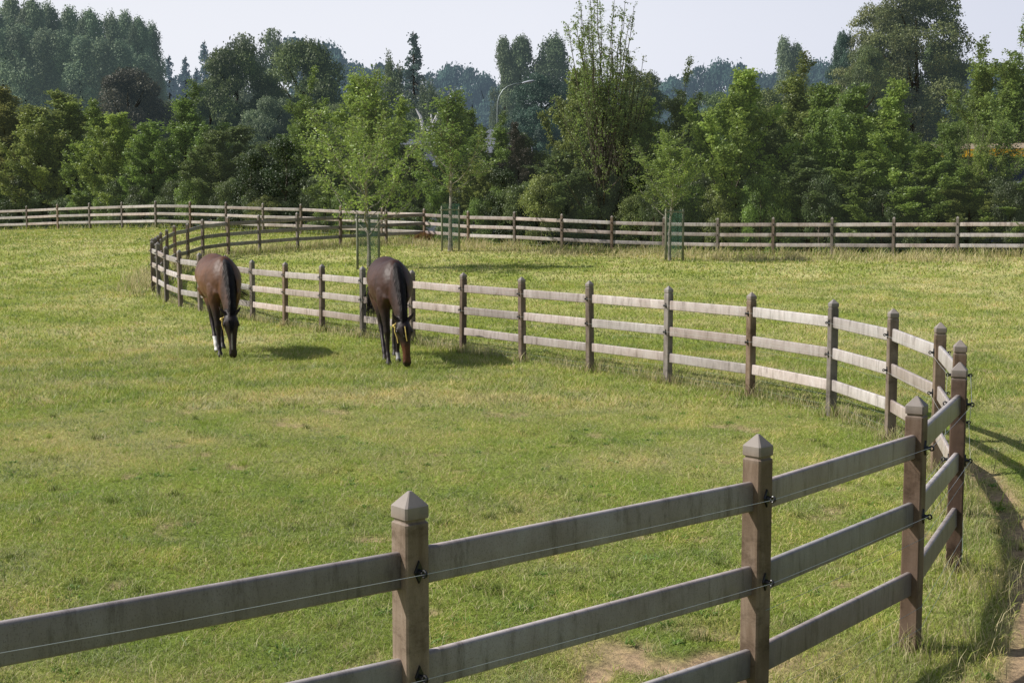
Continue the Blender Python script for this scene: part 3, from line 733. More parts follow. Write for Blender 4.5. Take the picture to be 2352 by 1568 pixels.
# ---- young trees on stakes inside the paddock
def guard_tree(xs, base_v, top_v, cross_v, Y, tree_args, lab, glab, stakes):
    z0 = gz(at(xs[1], base_v, Y)[0], Y)
    H = at(xs[1], top_v, Y)[2] - z0; zc = at(xs[1], cross_v, Y)[2] - z0
    c = at(xs[1], base_v, Y); o = empty('tree_guard', (c[0], Y, z0), 0, glab, 'tree guard', 'stake and mesh guards round the young trees')
    pos = [(at(xs[0], base_v, Y)[0] - c[0], -.22), (at(xs[2], base_v, Y)[0] - c[0], -.22), (.02, .36)]
    for (px, py) in pos:
        mb = MB(); mb.tube([(0, 0, -.3), (0.004, 0, H * .5), (0, .005, H), (0, .005, H + .012)], [.042, .040, .038, .022], 9)
        s_ = mb.build('stake', M_stake, o, True); s_.location = (px, py, 0)
    (a, b, d) = pos
    for p, q in ((a, b), (b, d), (d, a)):
        p, q = Vector((*p, zc)), Vector((*q, zc)); u = (q - p).normalized() * .03; nrm = Vector((u.y, -u.x, 0)) * 1.2
        mb = MB(); L = (q - p).length; mb.box((0, 0, 0), (L + .05, .022, .05)); r_ = mb.build('cross_rail', M_stake, o)
        r_.location = (p + q) / 2 + nrm; r_.rotation_euler = (0, 0, math.atan2(q.y - p.y, q.x - p.x))
    # welded mesh sleeve : wires woven round the three stakes
    mb = MB(); pl = [Vector((x * 1.08, y * 1.08, 0)) for x, y in pos]; pl.append(pl[0]); zt_ = H + (.10 if xs[1] < 1100 and xs[1] > 1000 else -.04); zb_ = .12
    for e0, e1 in zip(pl[:-1], pl[1:]):
        L = (e1 - e0).length; st = .08
        k = int((L + (zt_ - zb_)) / st)
        for j in range(-int((zt_ - zb_) / st), int(L / st) + 1):
            for sg in (1, -1):
                x0 = j * st; pts = []
                s0 = max(0, -x0); s1 = min(zt_ - zb_, L - x0)
                if s1 - s0 < .02: continue
                for s in (s0, s1):
                    x = x0 + s; xx = x if sg > 0 else L - x
                    pts.append(e0 + (e1 - e0) * (xx / L) + Vector((0, 0, zb_ + s)))
                mb.tube(pts, .0032, 3, cap=False)
    mb.build('mesh_sleeve', M_net, o)
    col, kind, var, ytop, hw, zr, tx = tree_args
    t = tree(kind, tx, ytop, hw, Y, col, lab, 'young staked trees standing in the paddock', var=var, zrot=zr)
M_net = plain('green_plastic_net', (.09, .24, .18), .5)
guard_tree((823, 845, 872), 611, 493, 500, 43.5, ('bright', 'young', 2, 158, 126, .3, 843), 'bright yellow green young maple tied to stakes, growing behind the right horse', 'stake and green mesh guard directly behind the right horse', 0)
guard_tree((1016, 1031, 1055), 581, 474, 482, 50.5, ('mid', 'young', 1, 205, 86, 2.2, 1033), 'slim young tree in a three stake guard, between the corner post and the street lamp', 'stake guard with green netting standing above its cross rail, by the fence corner', 0)
guard_tree((1527, 1540, 1566), 597, 480, 487, 46.0, ('bright', 'young', 0, 285, 78, 4.0, 1542), 'small round headed young tree in a stake guard, rightmost of the staked trees', 'tall stake guard standing farthest right against the boundary fence', 0)

# ---- first row of trees, just behind the boundary fence
TA = [
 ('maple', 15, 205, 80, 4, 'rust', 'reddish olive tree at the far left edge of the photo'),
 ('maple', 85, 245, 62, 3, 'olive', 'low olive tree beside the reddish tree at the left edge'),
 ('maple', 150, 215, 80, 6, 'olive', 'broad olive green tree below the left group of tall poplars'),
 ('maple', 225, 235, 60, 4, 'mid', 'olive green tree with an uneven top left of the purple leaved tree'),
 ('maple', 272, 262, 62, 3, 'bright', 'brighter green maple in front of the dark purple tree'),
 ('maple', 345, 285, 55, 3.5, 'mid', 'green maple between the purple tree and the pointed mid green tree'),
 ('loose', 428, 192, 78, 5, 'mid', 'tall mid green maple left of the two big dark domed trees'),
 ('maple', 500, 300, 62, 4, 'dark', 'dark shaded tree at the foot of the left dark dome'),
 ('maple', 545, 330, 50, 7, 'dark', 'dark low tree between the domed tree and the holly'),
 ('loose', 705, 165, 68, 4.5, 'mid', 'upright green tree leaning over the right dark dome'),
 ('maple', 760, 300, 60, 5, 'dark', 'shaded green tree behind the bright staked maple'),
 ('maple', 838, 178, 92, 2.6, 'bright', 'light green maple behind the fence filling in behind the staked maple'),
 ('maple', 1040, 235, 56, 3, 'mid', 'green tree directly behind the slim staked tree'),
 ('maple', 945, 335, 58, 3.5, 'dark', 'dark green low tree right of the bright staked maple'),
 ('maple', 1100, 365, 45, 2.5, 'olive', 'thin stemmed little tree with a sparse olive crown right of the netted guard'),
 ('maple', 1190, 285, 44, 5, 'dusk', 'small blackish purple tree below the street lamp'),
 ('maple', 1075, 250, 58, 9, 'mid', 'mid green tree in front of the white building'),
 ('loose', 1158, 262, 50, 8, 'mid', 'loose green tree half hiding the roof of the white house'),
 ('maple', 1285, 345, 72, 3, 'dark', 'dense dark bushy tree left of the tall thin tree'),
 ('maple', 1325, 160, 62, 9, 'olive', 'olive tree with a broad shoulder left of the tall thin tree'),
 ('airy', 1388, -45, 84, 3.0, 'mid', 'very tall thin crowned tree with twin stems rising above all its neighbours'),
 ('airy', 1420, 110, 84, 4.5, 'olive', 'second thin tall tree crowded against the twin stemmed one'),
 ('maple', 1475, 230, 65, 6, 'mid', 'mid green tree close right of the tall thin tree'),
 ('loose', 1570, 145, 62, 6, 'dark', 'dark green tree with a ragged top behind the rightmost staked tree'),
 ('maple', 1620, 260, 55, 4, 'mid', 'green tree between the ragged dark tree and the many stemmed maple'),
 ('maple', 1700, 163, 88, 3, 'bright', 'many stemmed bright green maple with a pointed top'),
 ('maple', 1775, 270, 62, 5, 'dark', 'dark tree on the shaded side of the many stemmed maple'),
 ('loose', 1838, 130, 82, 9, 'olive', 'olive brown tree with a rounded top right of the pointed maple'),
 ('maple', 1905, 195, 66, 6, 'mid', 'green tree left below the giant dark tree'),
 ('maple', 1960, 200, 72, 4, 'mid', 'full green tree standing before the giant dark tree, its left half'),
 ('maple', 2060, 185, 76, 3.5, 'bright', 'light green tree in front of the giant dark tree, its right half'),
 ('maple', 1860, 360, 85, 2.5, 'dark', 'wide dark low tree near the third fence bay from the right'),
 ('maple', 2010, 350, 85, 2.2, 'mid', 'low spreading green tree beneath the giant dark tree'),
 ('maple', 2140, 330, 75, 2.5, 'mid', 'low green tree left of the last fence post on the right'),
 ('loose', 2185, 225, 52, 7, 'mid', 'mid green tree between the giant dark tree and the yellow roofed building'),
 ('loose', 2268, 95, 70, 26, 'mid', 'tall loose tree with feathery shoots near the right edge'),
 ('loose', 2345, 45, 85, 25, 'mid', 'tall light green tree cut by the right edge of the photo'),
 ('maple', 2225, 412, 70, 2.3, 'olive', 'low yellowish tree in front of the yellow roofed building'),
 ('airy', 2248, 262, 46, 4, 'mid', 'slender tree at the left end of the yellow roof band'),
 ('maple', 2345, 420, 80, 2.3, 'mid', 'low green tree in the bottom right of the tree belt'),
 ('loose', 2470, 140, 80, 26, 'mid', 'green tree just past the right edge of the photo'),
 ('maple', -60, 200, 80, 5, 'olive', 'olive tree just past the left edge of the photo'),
]
for a in TA: tree(*a)
tree('young', 2312, 275, 62, 4.5, 'mid', 'light sparse tree standing in front of the yellow band of the building', var=1)
tree('young', 2262, 300, 40, 3.5, 'bright', 'small light green tree at the left end of the yellow band', var=0)
for i, (x, yt, hw) in enumerate([(577, 345, 44), (655, 312, 46), (618, 372, 40), (1152, 385, 38), (1200, 420, 40), (1460, 400, 40), (1250, 420, 44), (35, 420, 45)]):
    tree('holly', x, yt, hw, 2.2 + .4 * (i % 3), 'gloss', ['greyish glossy holly bush at the foot of the left dark dome', 'tall glossy holly bush left of the bright staked maple',
      'low glossy holly bush between the two tall ones', 'glossy silver green bush under the street lamp', 'glossy low bush under the blackish purple tree',
      'glossy bush at the foot of the tall thin tree', 'glossy bush left of the dense dark bushy tree', 'low glossy bush near the left edge of the photo'][i])
# low shrubs closing the foot of the belt
rs = random.Random(4)
desc = ['dark', 'mid', 'dark', 'vdark', 'mid', 'olive']; adj = {'dark': 'dark green', 'mid': 'leafy green', 'vdark': 'nearly black shaded', 'olive': 'olive green'}
for i in range(58):
    x = -70 + i * 43.5 + rs.uniform(-12, 12); c = desc[rs.randrange(6)]; yt = 452 - rs.uniform(0, 62)
    tree('shrub', x, yt, rs.uniform(30, 46), rs.uniform(1.4, 3.2), c, 'low shrub in the unbroken undergrowth behind the boundary fence', 'low shrubs in the undergrowth behind the boundary fence')
for i in range(26):
    x = -90 + i * 100 + rs.uniform(-25, 25); 
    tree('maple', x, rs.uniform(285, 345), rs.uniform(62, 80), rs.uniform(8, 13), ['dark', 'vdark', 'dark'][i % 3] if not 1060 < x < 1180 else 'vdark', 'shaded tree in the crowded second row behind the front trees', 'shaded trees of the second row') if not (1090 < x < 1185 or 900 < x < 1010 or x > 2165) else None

# ---- middle distance
TB = [
 ('round', 545, 108, 92, 105, 'dark', 'big dark domed tree, the left of the pair'), ('round', 695, 97, 92, 108, 'dark', 'big dark domed tree, the right of the pair'),
 ('round', 622, 225, 75, 98, 'grey', 'greyer lower tree in the gap between the two dark domes'), ('round', 480, 190, 55, 104, 'dark', 'dark tree shoulder left of the pair of domes'),
 ('round', 292, 160, 82, 90, 'purple', 'dark purple leaved tree in front of the tall poplars'),
 ('birch', 900, 128, 50, 105, 'grey', 'hazy grey green birch left of the spruce'), ('birch', 985, 190, 55, 100, 'grey', 'weeping birch with bare white branches'),
 ('birch', 1020, 255, 45, 98, 'grey', 'lower weeping birch beside the bare white branches'),
 ('tall', 1245, 175, 75, 92, 'bluedark', 'dark blue green tree behind the street lamp'), ('round', 1230, 250, 70, 86, 'bluedark', 'rounded dark tree below and right of the street lamp'),
 ('round', 1468, 162, 62, 95, 'dark', 'dark round headed tree right of the tall thin tree'), ('round', 1345, 215, 60, 95, 'dark', 'dark tree seen through the thin crowned tree'),
 ('tall', 2025, 15, 88, 80, 'deepolive', 'left lobe tree of the giant dark group on the right'), ('tall', 2105, -26, 112, 78, 'deepolive', 'giant dark tree reaching the top of the photo'),
 ('tall', 1990, 110, 60, 76, 'dark', 'lower dark tree at the left foot of the giant one'), ('round', 1942, 78, 46, 120, 'bluedark', 'blue green spreading tree left of the giant dark tree'),
 ('round', 2160, 90, 62, 84, 'dark', 'dark tree at the right foot of the giant one'), ('round', 1760, 210, 70, 100, 'olive', 'olive tree seen over the many stemmed maple'),
 ('round', 2235, 210, 80, 105, 'dark', 'dark tree behind the feathery tree'), ('round', 2350, 170, 90, 105, 'dark', 'dark tree behind the right edge tree'),
 ('round', 840, 215, 60, 100, 'dark', 'dark tree behind the bright staked maple'), ('round', 1640, 215, 70, 105, 'dark', 'dark tree in the gap left of the many stemmed maple'),
 ('round', 1880, 205, 70, 98, 'dark', 'dark tree between the olive one and the giant group'), ('round', 390, 235, 60, 96, 'dark', 'dark tree right of the purple leaved one'),
 ('round', 770, 240, 60, 96, 'dark', 'dark tree at the right foot of the right dome'), ('round', 40, 250, 80, 98, 'dark', 'dark tree behind the reddish tree at the left edge'),
 ('round', 170, 255, 80, 98, 'dark', 'dark tree under the tall poplars at left'),
]
for a in TB: tree(*a)
# ---- far trees in the haze
ord_ = ['first', 'second', 'third', 'fourth', 'fifth', 'sixth', 'seventh', 'eighth', 'ninth', 'tenth', 'eleventh', 'twelfth']
P = [(-60, 20, 34), (-15, 22, 32), (22, -4, 32), (72, 2, 34), (112, 14, 32), (160, 24, 34), (205, 26, 32), (250, 36, 30), (286, 32, 28), (318, 44, 25), (345, 60, 25)]
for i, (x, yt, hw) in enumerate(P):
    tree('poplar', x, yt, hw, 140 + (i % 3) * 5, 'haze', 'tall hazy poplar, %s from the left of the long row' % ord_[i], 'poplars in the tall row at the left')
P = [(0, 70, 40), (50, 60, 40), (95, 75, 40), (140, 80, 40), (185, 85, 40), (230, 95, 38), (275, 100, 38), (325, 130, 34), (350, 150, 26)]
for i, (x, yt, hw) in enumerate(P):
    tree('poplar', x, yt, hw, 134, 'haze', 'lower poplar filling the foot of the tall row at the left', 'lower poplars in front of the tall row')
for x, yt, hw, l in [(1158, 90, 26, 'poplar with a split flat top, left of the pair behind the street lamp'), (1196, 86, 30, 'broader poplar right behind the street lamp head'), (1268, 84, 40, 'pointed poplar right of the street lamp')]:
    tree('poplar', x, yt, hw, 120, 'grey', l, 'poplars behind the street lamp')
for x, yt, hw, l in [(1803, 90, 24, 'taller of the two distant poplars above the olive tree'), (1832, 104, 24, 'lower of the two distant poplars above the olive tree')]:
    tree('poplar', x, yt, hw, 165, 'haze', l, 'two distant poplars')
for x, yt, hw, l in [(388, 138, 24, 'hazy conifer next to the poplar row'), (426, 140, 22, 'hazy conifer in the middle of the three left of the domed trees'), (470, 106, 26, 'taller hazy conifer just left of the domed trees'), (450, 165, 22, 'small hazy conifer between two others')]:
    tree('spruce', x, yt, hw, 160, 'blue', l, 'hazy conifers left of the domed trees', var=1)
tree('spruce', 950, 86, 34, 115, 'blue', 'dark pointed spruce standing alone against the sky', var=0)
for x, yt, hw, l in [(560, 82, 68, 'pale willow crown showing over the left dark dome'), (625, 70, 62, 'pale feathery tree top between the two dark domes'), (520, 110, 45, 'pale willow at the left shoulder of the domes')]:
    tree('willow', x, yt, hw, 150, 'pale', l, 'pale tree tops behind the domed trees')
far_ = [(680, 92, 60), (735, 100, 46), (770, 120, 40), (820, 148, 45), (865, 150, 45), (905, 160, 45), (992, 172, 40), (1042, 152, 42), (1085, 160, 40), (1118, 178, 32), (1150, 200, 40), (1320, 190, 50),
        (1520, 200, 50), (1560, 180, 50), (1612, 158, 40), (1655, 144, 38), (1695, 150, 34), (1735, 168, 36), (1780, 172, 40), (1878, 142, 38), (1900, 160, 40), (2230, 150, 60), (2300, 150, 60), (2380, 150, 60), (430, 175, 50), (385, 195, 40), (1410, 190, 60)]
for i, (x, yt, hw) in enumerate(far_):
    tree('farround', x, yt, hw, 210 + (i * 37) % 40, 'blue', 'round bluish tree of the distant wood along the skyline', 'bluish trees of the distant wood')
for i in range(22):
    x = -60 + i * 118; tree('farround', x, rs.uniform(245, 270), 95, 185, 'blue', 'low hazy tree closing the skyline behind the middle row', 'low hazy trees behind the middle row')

# white bare branches of the birch
mb = MB(); b0 = at(973, 305, 97)
for pts in ([(973, 300), (966, 268), (955, 250)], [(990, 310), (992, 285), (990, 262)], [(992, 290), (1003, 268), (1006, 258)]):
    mb.tube([at(x, y, 97) for x, y in pts], [.16, .11, .04], 6)
o = empty('dead_branches', tuple(at(985, 420, 97)), 0, 'bare white forked branches standing out of the weeping birch', 'branches')
br = mb.build('branch', M_birch, o); br.location = -o.location
o.name = 'bare_birch'
mb2 = MB(); mb2.tube([(0, 0, 0), (0, 0, 4.2)], [.2, .16], 7); mb2.build('trunk', M_birch, o)

# ---- buildings glimpsed through the belt
def slab(name, x0, x1, v0, v1, Y, depth, mat, parent, o, dz=0):
    a, b = at(x0, v0, Y), at(x1, v1, Y); mb = MB(); z0, z1 = b[2], a[2]
    mb.box(((a[0] + b[0]) / 2 - o[0], Y + depth / 2 - o[1], (z0 + z1) / 2 - o[2]), (abs(b[0] - a[0]), depth, z1 - z0)); return mb.build(name, mat, parent)
M_white = plain('white_render', (.72, .73, .76), .7, 0, .06, .6); M_pane = plain('window_glass', (.05, .07, .10), .1); M_roof = plain('slate_roof', (.16, .17, .20), .7, 0, .2, 2)
M_yellow = plain('yellow_fascia', (.95, .50, .02), .5, 0, .08, 1); M_navy = plain('dark_blue_cladding', (.03, .045, .09), .4, 0, .15, 1); M_grey = plain('grey_cladding', (.42, .44, .48), .6, 0, .1, 1)
M_red = plain('red_sign', (.5, .06, .03), .5); M_steel = plain('galvanised_steel', (.26, .30, .29), .45, .5, .1, 4)
Y0 = 84; c0 = at(1145, 470, Y0); z0 = gz(c0[0], Y0); o = empty('house', (c0[0], Y0, z0), 0, 'white rendered house glimpsed behind the purple tree', 'house')
oo = (c0[0], Y0, z0); mb = MB()
a, b = at(1108, 352, Y0), at(1215, 470, Y0); wz = a[2] - z0
mb.box(((a[0] + b[0]) / 2 - oo[0], 4, wz / 2 - .2), (b[0] - a[0], 8, wz + .4)); mb.build('wall', M_white, o)
wx0, wx1 = a[0] - oo[0], b[0] - oo[0]; mb = MB()
mb.rings([[(wx0 - .3, -.4, wz + .0), (wx1 + .3, -.4, wz + .0), (wx1 + .3, 8.4, wz), (wx0 - .3, 8.4, wz)], [(wx0 + .2, 3.4, wz + 1.7), (wx1 - .2, 3.4, wz + 1.7), (wx1 - .2, 4.6, wz + 1.7), (wx0 + .2, 4.6, wz + 1.7)]]); mb.build('roof', M_roof, o)
for i in range(3):
    for k in range(2):
        x = wx0 + .5 + i * (wx1 - wx0 - 1) / 2.4; mb = MB(); mb.box((x + .3, -.02, 1.2 + k * 2.1), (.7, .08, 1.0)); wn = mb.build('window', M_white, o)
        mb = MB(); mb.box((x + .3, -.075, 1.2 + k * 2.1), (.56, .03, .86)); mb.build('pane', M_pane, wn)
Y0 = 92; c0 = at(1020, 470, Y0); z0 = gz(c0[0], Y0); o = empty('workshop', (c0[0], Y0, z0), 0, 'long low pale building with a flat white roof edge behind the slim staked tree', 'building'); oo = (c0[0], Y0, z0)
a, b = at(915, 333, Y0), at(1112, 470, Y0); wz = a[2] - z0
mb = MB(); mb.box(((a[0] + b[0]) / 2 - oo[0], 5, wz / 2), (b[0] - a[0], 10, wz)); mb.build('wall', M_grey, o)
mb = MB(); mb.box(((a[0] + b[0]) / 2 - oo[0], 4.9, wz + .18), (b[0] - a[0] + .6, 10.6, .36)); mb.build('roof', M_white, o)
for i in range(5):
    mb = MB(); mb.box((a[0] - oo[0] + .9 + i * 1.25, -.03, wz * .62), (.9, .08, .9)); wn = mb.build('window', M_white, o); mb = MB(); mb.box((a[0] - oo[0] + .9 + i * 1.25, -.085, wz * .62), (.76, .03, .76)); mb.build('pane', M_pane, wn)
Y0 = 60; c0 = at(2150, 470, Y0); z0 = gz(c0[0], Y0); o = empty('shop_building', (c0[0], Y0, z0), 0, 'dark blue building with a yellow roof band behind the right hand trees', 'building'); oo = (c0[0], Y0, z0)
a, b = at(1905, 344, Y0), at(2560, 362, Y0); e = at(1905, 470, Y0); zt_, zm = a[2] - z0, b[2] - z0; xm = (a[0] + b[0]) / 2 - oo[0]; W_ = b[0] - a[0]
mb = MB(); mb.box((xm, 6.3, (zm) / 2), (W_ - .3, 12, zm)); mb.build('wall', M_navy, o)
mb = MB(); mb.box((xm, 6.2, (zt_ + zm) / 2), (W_, 12.5, zt_ - zm)); mb.build('fascia', M_yellow, o)
mb = MB(); mb.box((xm + 2, 7.2, zt_ + .3), (W_ * .6, 8, .24)); mb.build('roof', M_grey, o)
for i in range(8):
    mb = MB(); mb.box((a[0] - oo[0] + 1.2 + i * 1.95, .27, zm * .55), (1.3, .08, 1.3)); wn = mb.build('window', M_grey, o); mb = MB(); mb.box((a[0] - oo[0] + 1.2 + i * 1.95, .215, zm * .55), (1.1, .03, 1.1)); mb.build('pane', M_pane, wn)
o.rotation_euler = (0, 0, R(-13))
# small yellow sign cabinet between trees
Y0 = 72; c0 = at(1215, 418, Y0); z0 = gz(c0[0], Y0); o = empty('signboard', (c0[0], Y0, z0), 0, 'small yellow signboard on a post glimpsed right of the purple tree', 'sign')
mb = MB(); H_ = at(0, 393, Y0)[2] - z0; mb.box((0, 0, H_ - .28), (.34, .06, .56)); mb.build('board', M_yellow, o); mb = MB(); mb.tube([(0, .06, 0), (0, .06, H_ - .1)], .035, 8); mb.build('pole', M_steel, o)

# ---- street lamp
YL = 78; pb = at(1143, 470, YL); zb_ = gz(pb[0], YL); o = empty('street_lamp', (pb[0], YL, zb_), 0, 'curved grey street lamp rising above the trees in the middle', 'street lamp')
rel = lambda x, v: tuple(np.array(at(x, v, YL)) - np.array([pb[0], YL, zb_]))
mb = MB(); mb.tube([(0, 0, -.1), (0, 0, 1.2), rel(1142.5, 280), rel(1143, 238), rel(1147, 222), rel(1155, 208), rel(1166, 199), rel(1180, 194), rel(1200, 191)], [.09, .08, .05, .045, .042, .038, .034, .034, .03], 10); mb.build('pole', M_steel, o, True)
h0, h1 = Vector(rel(1199, 191.5)), Vector(rel(1228, 186)); mb = MB(); d = h1 - h0; rg = []
for s, wd, hh in ((0, .05, .04), (.15, .10, .07), (.5, .15, .09), (.85, .13, .07), (1, .05, .03)):
    p = h0 + d * s; rg.append([(p.x + 0, p.y + wd * math.cos(q), p.z + hh * math.sin(q) * (1 if math.sin(q) > 0 else .7)) for q in np.linspace(0, 2 * PI, 10, endpoint=False)])
mb.rings(rg); hd = mb.build('lamp_head', M_grey, o, True)
mb = MB(); p = h0 + d * .55; mb.box((p.x, p.y, p.z - .065), (d.length * .55, .18, .02)); mb.build('lamp_glass', M_white, hd)
# ------------------------------------------------------------------ horses
def horse_coat():
    m, nt, b = newmat('horse_coat'); L = nt.links
    a = N(nt, 'ShaderNodeAttribute', attribute_name='Col'); tc = N(nt, 'ShaderNodeTexCoord')
    n = N(nt, 'ShaderNodeTexNoise', Scale=6., Detail=6., Roughness=.6); L.new(tc.outputs['Object'], n.inputs['Vector'])
    r = ramp(nt, n.outputs[0], [(.3, (.75, .72, .7)), (.7, (1.25, 1.25, 1.25))])
    mu = N(nt, 'ShaderNodeMix', data_type='RGBA', blend_type='MULTIPLY'); mu.inputs[0].default_value = 1
    L.new(a.outputs['Color'], mu.inputs[6]); L.new(r, mu.inputs[7]); L.new(mu.outputs[2], b.inputs['Base Color'])
    b.inputs['Roughness'].default_value = .52; b.inputs['Specular IOR Level'].default_value = .30
    b.inputs['Sheen Weight'].default_value = .0; b.inputs['Sheen Roughness'].default_value = .4; b.inputs['Sheen Tint'].default_value = (.8, .7, .75, 1)
    mp = N(nt, 'ShaderNodeMapping'); mp.inputs['Scale'].default_value = (60, 60, 14); L.new(tc.outputs['Object'], mp.inputs['Vector'])
    nm = N(nt, 'ShaderNodeTexNoise', Scale=5.5, Detail=2.); L.new(tc.outputs['Object'], nm.inputs['Vector'])
    bm_ = N(nt, 'ShaderNodeBump', Strength=.4, Distance=.05); L.new(nm.outputs[0], bm_.inputs['Height'])
    n2 = N(nt, 'ShaderNodeTexNoise', Scale=1., Detail=3.); L.new(mp.outputs[0], n2.inputs['Vector'])
    bp = N(nt, 'ShaderNodeBump', Strength=.25, Distance=.004); L.new(n2.outputs[0], bp.inputs['Height']); L.new(bm_.outputs[0], bp.inputs['Normal']); L.new(bp.outputs[0], b.inputs['Normal'])
    return m
M_coat = horse_coat(); M_hair = plain('horse_hair', (.013, .010, .010), .62, 0, .5, 12); M_hair.node_tree.nodes['Principled BSDF'].inputs['Specular IOR Level'].default_value = .22; M_halter = plain('yellow_webbing', (.62, .46, .12), .7); M_eye = plain('eye', (.01, .006, .005), .08); M_hoof = plain('hoof', (.035, .03, .028), .5)
def lo(mb, secs, n=22, lat0=(0, 1, 0)):
    """secs: (centre, lateral radius, other radius, squash) elliptical rings swept along the centres; returns frames"""
    cs = [Vector(s[0]) for s in secs]; frames = []; rings = []
    for k, s in enumerate(secs):
        t = (cs[min(k + 1, len(cs) - 1)] - cs[max(k - 1, 0)]).normalized()
        lat = Vector(lat0); lat = (lat - t * lat.dot(t)).normalized(); nn = t.cross(lat) * -1
        if len(s) > 4 and s[4] is not None: nn = Vector(s[4]); 
        frames.append((cs[k], lat, nn, s[1], s[2])); ring = []
        eg = s[3] if len(s) > 3 else 0
        for j in range(n):
            a = 2 * PI * j / n; ca, sa = math.cos(a), math.sin(a)
            e = 1 - eg * sa                                    # narrower towards +nn for positive eg
            ring.append(cs[k] + lat * (ca * s[1] * e) + nn * (sa * s[2]))
        rings.append(ring)
    mb.rings(rings); return frames
def smooth_path(pts, m=4):
    """Catmull-Rom through tuples of floats"""
    P_ = [np.array(p, float) for p in pts]; out = []
    for i in range(len(P_) - 1):
        p0 = P_[max(i - 1, 0)]; p1 = P_[i]; p2 = P_[i + 1]; p3 = P_[min(i + 2, len(P_) - 1)]
        for k in range(m):
            t = k / m; out.append(.5 * (2 * p1 + (p2 - p0) * t + (2 * p0 - 5 * p1 + 4 * p2 - p3) * t * t + (3 * p1 - p0 - 3 * p2 + p3) * t**3))
    out.append(P_[-1]); return out
def horse(name, loc, rz, sc, label, fl, fr, hl, hr, tail, blaze, sock, headtilt, brown, ylat=1., yawh=22):
    root = empty(name, loc, rz, label, 'horse'); root.scale = (sc,) * 3
    mb = MB()
    # trunk: x along the body, lateral = y, other = z
    T = [(-.99, 1.27, .08, .11, 0), (-.95, 1.27, .18, .22, .05), (-.84, 1.29, .265, .30, .10), (-.66, 1.32, .315, .32, .10), (-.45, 1.28, .325, .335, .04), (-.2, 1.21, .345, .365, -.04),
         (.05, 1.195, .345, .38, -.03), (.25, 1.22, .305, .39, .10), (.40, 1.245, .265, .375, .20), (.53, 1.215, .225, .31, .10), (.63, 1.18, .16, .22, 0), (.69, 1.16, .07, .10, 0)]
    secs = [((p[0], 0, p[1]), p[2], p[3], p[4], (0, 0, 1)) for p in smooth_path(T, 3)]
    lo(mb, secs, 26)
    # neck and head
    hd = headtilt
    NK = [(.26, 0, 1.33, .13, .26), (.46, .01, 1.255, .145, .275), (.64, .03, 1.13, .118, .24), (.80, .07, .98, .095, .195), (.92, .11, .83, .080, .155), (.985, .15, .72, .072, .125), (1.02, .175, .65, .07, .10)]
    NK = [(a_, b_ * ylat, c_, d_ * 1.12, e_ * 1.08) for a_, b_, c_, d_, e_ in NK]; npth = smooth_path(NK, 3)
    nfr = lo(mb, [((p[0], p[1], p[2]), p[3], p[4], -.22) for p in npth], 20, (-.12 * ylat, 1, 0))
    hx, hy = 1.03, .18 * ylat; wide = 1.22
    HD = [(hx - .035, hy - .01, .735, .045, .05), (hx, hy, .69, .078, .085), (hx + .03, hy + .005, .61, .098, .118), (hx + .04, hy + .01, .52, .094, .122), (hx + .055, hy + .015, .42, .072, .098), (hx + .07, hy + .02, .30, .054, .074),
          (hx + .075, hy + .02, .19, .048, .062), (hx + .075, hy + .02, .115, .055, .060), (hx + .07, hy + .02, .055, .050, .052), (hx + .065, hy + .02, .022, .032, .034)]
    hrot = Matrix.Rotation(R(yawh), 3, 'Z'); piv = Vector((hx, hy, 0)); lat = hrot @ Vector((0, 1, 0))
    def hp(p): v = hrot @ (Vector(p[:3]) - piv) + piv; v = v + lat * (hd * (.7 - p[2]) ); return (v.x, v.y, v.z)
    hpts = smooth_path(HD, 3)
    hfr = lo(mb, [(hp(p), p[3] * wide, p[4], -.12) for p in hpts], 20, tuple(lat))
    fwd = hrot @ Vector((1, 0, 0))
    def hpt(z, side, f):      # point on the head at height z
        k = min(range(len(hfr)), key=lambda q: abs(hfr[q][0].z - z)); c, l_, nn, r1, r2 = hfr[k]; return c + lat * side * r1 + fwd * f * r2
    # brow ridges, nostrils, lips
    for s in (-1, 1):
        mb.tube([hpt(.60, s * .78, .35), hpt(.57, s * .9, .35), hpt(.53, s * .82, .35)], [.022, .030, .018], 8)
        mb.tube([hpt(.12, s * .55, .75), hpt(.075, s * .75, .6)], [.018, .022], 8)
        mb.tube([hpt(.52, s * .55, -.6), hpt(.45, s * .6, -.6)], [.05, .045], 8)
        # ears
        e0 = hpt(.69, s * .62, .1); e = [e0 - Vector((0, 0, .02)), e0 + lat * s * .035 + Vector((0, 0, .045)) + fwd * .01, e0 + lat * s * .085 + Vector((0, 0, .10)) + fwd * .02, e0 + lat * s * .115 + Vector((0, 0, .165)) + fwd * .02]
        mb.tube(e, [.026, .034, .026, .006], 8)
    # legs
    def fore(y, fx, bendy):
        k = .60 + .5 * (fx - .42)
        pts = [(.34, y * .6, 1.34, .03, .04), (.37, y * .85, 1.22, .11, .14), (.40, y * 1.0, 1.12, .135, .17), (.40 + (fx - .42) * .2, y * 1.15, .98, .118, .15), (.40 + (fx - .42) * .35, y * 1.1, .84, .088, .115), (.41 + (fx - .42) * .5, y, .70, .070, .088), (.42 + (fx - .42) * .62, y * .93, .57, .055, .064),
               (.425 + (fx - .42) * .70, y * .9, .495, .057, .062), (.42 + (fx - .42) * .75, y * .88, .43, .045, .05), (.415 + (fx - .42) * .85, y * .86, .30, .036, .042), (.41 + (fx - .42) * .95, y * .85, .19, .032, .040),
               (.425 + (fx - .42), y * .85, .145, .040, .044), (.455 + (fx - .42), y * .85, .095, .032, .034), (.475 + (fx - .42), y * .85, .062, .042, .045), (.495 + (fx - .42), y * .85, .012, .056, .062), (.497 + (fx - .42), y * .85, .0, .055, .06)]
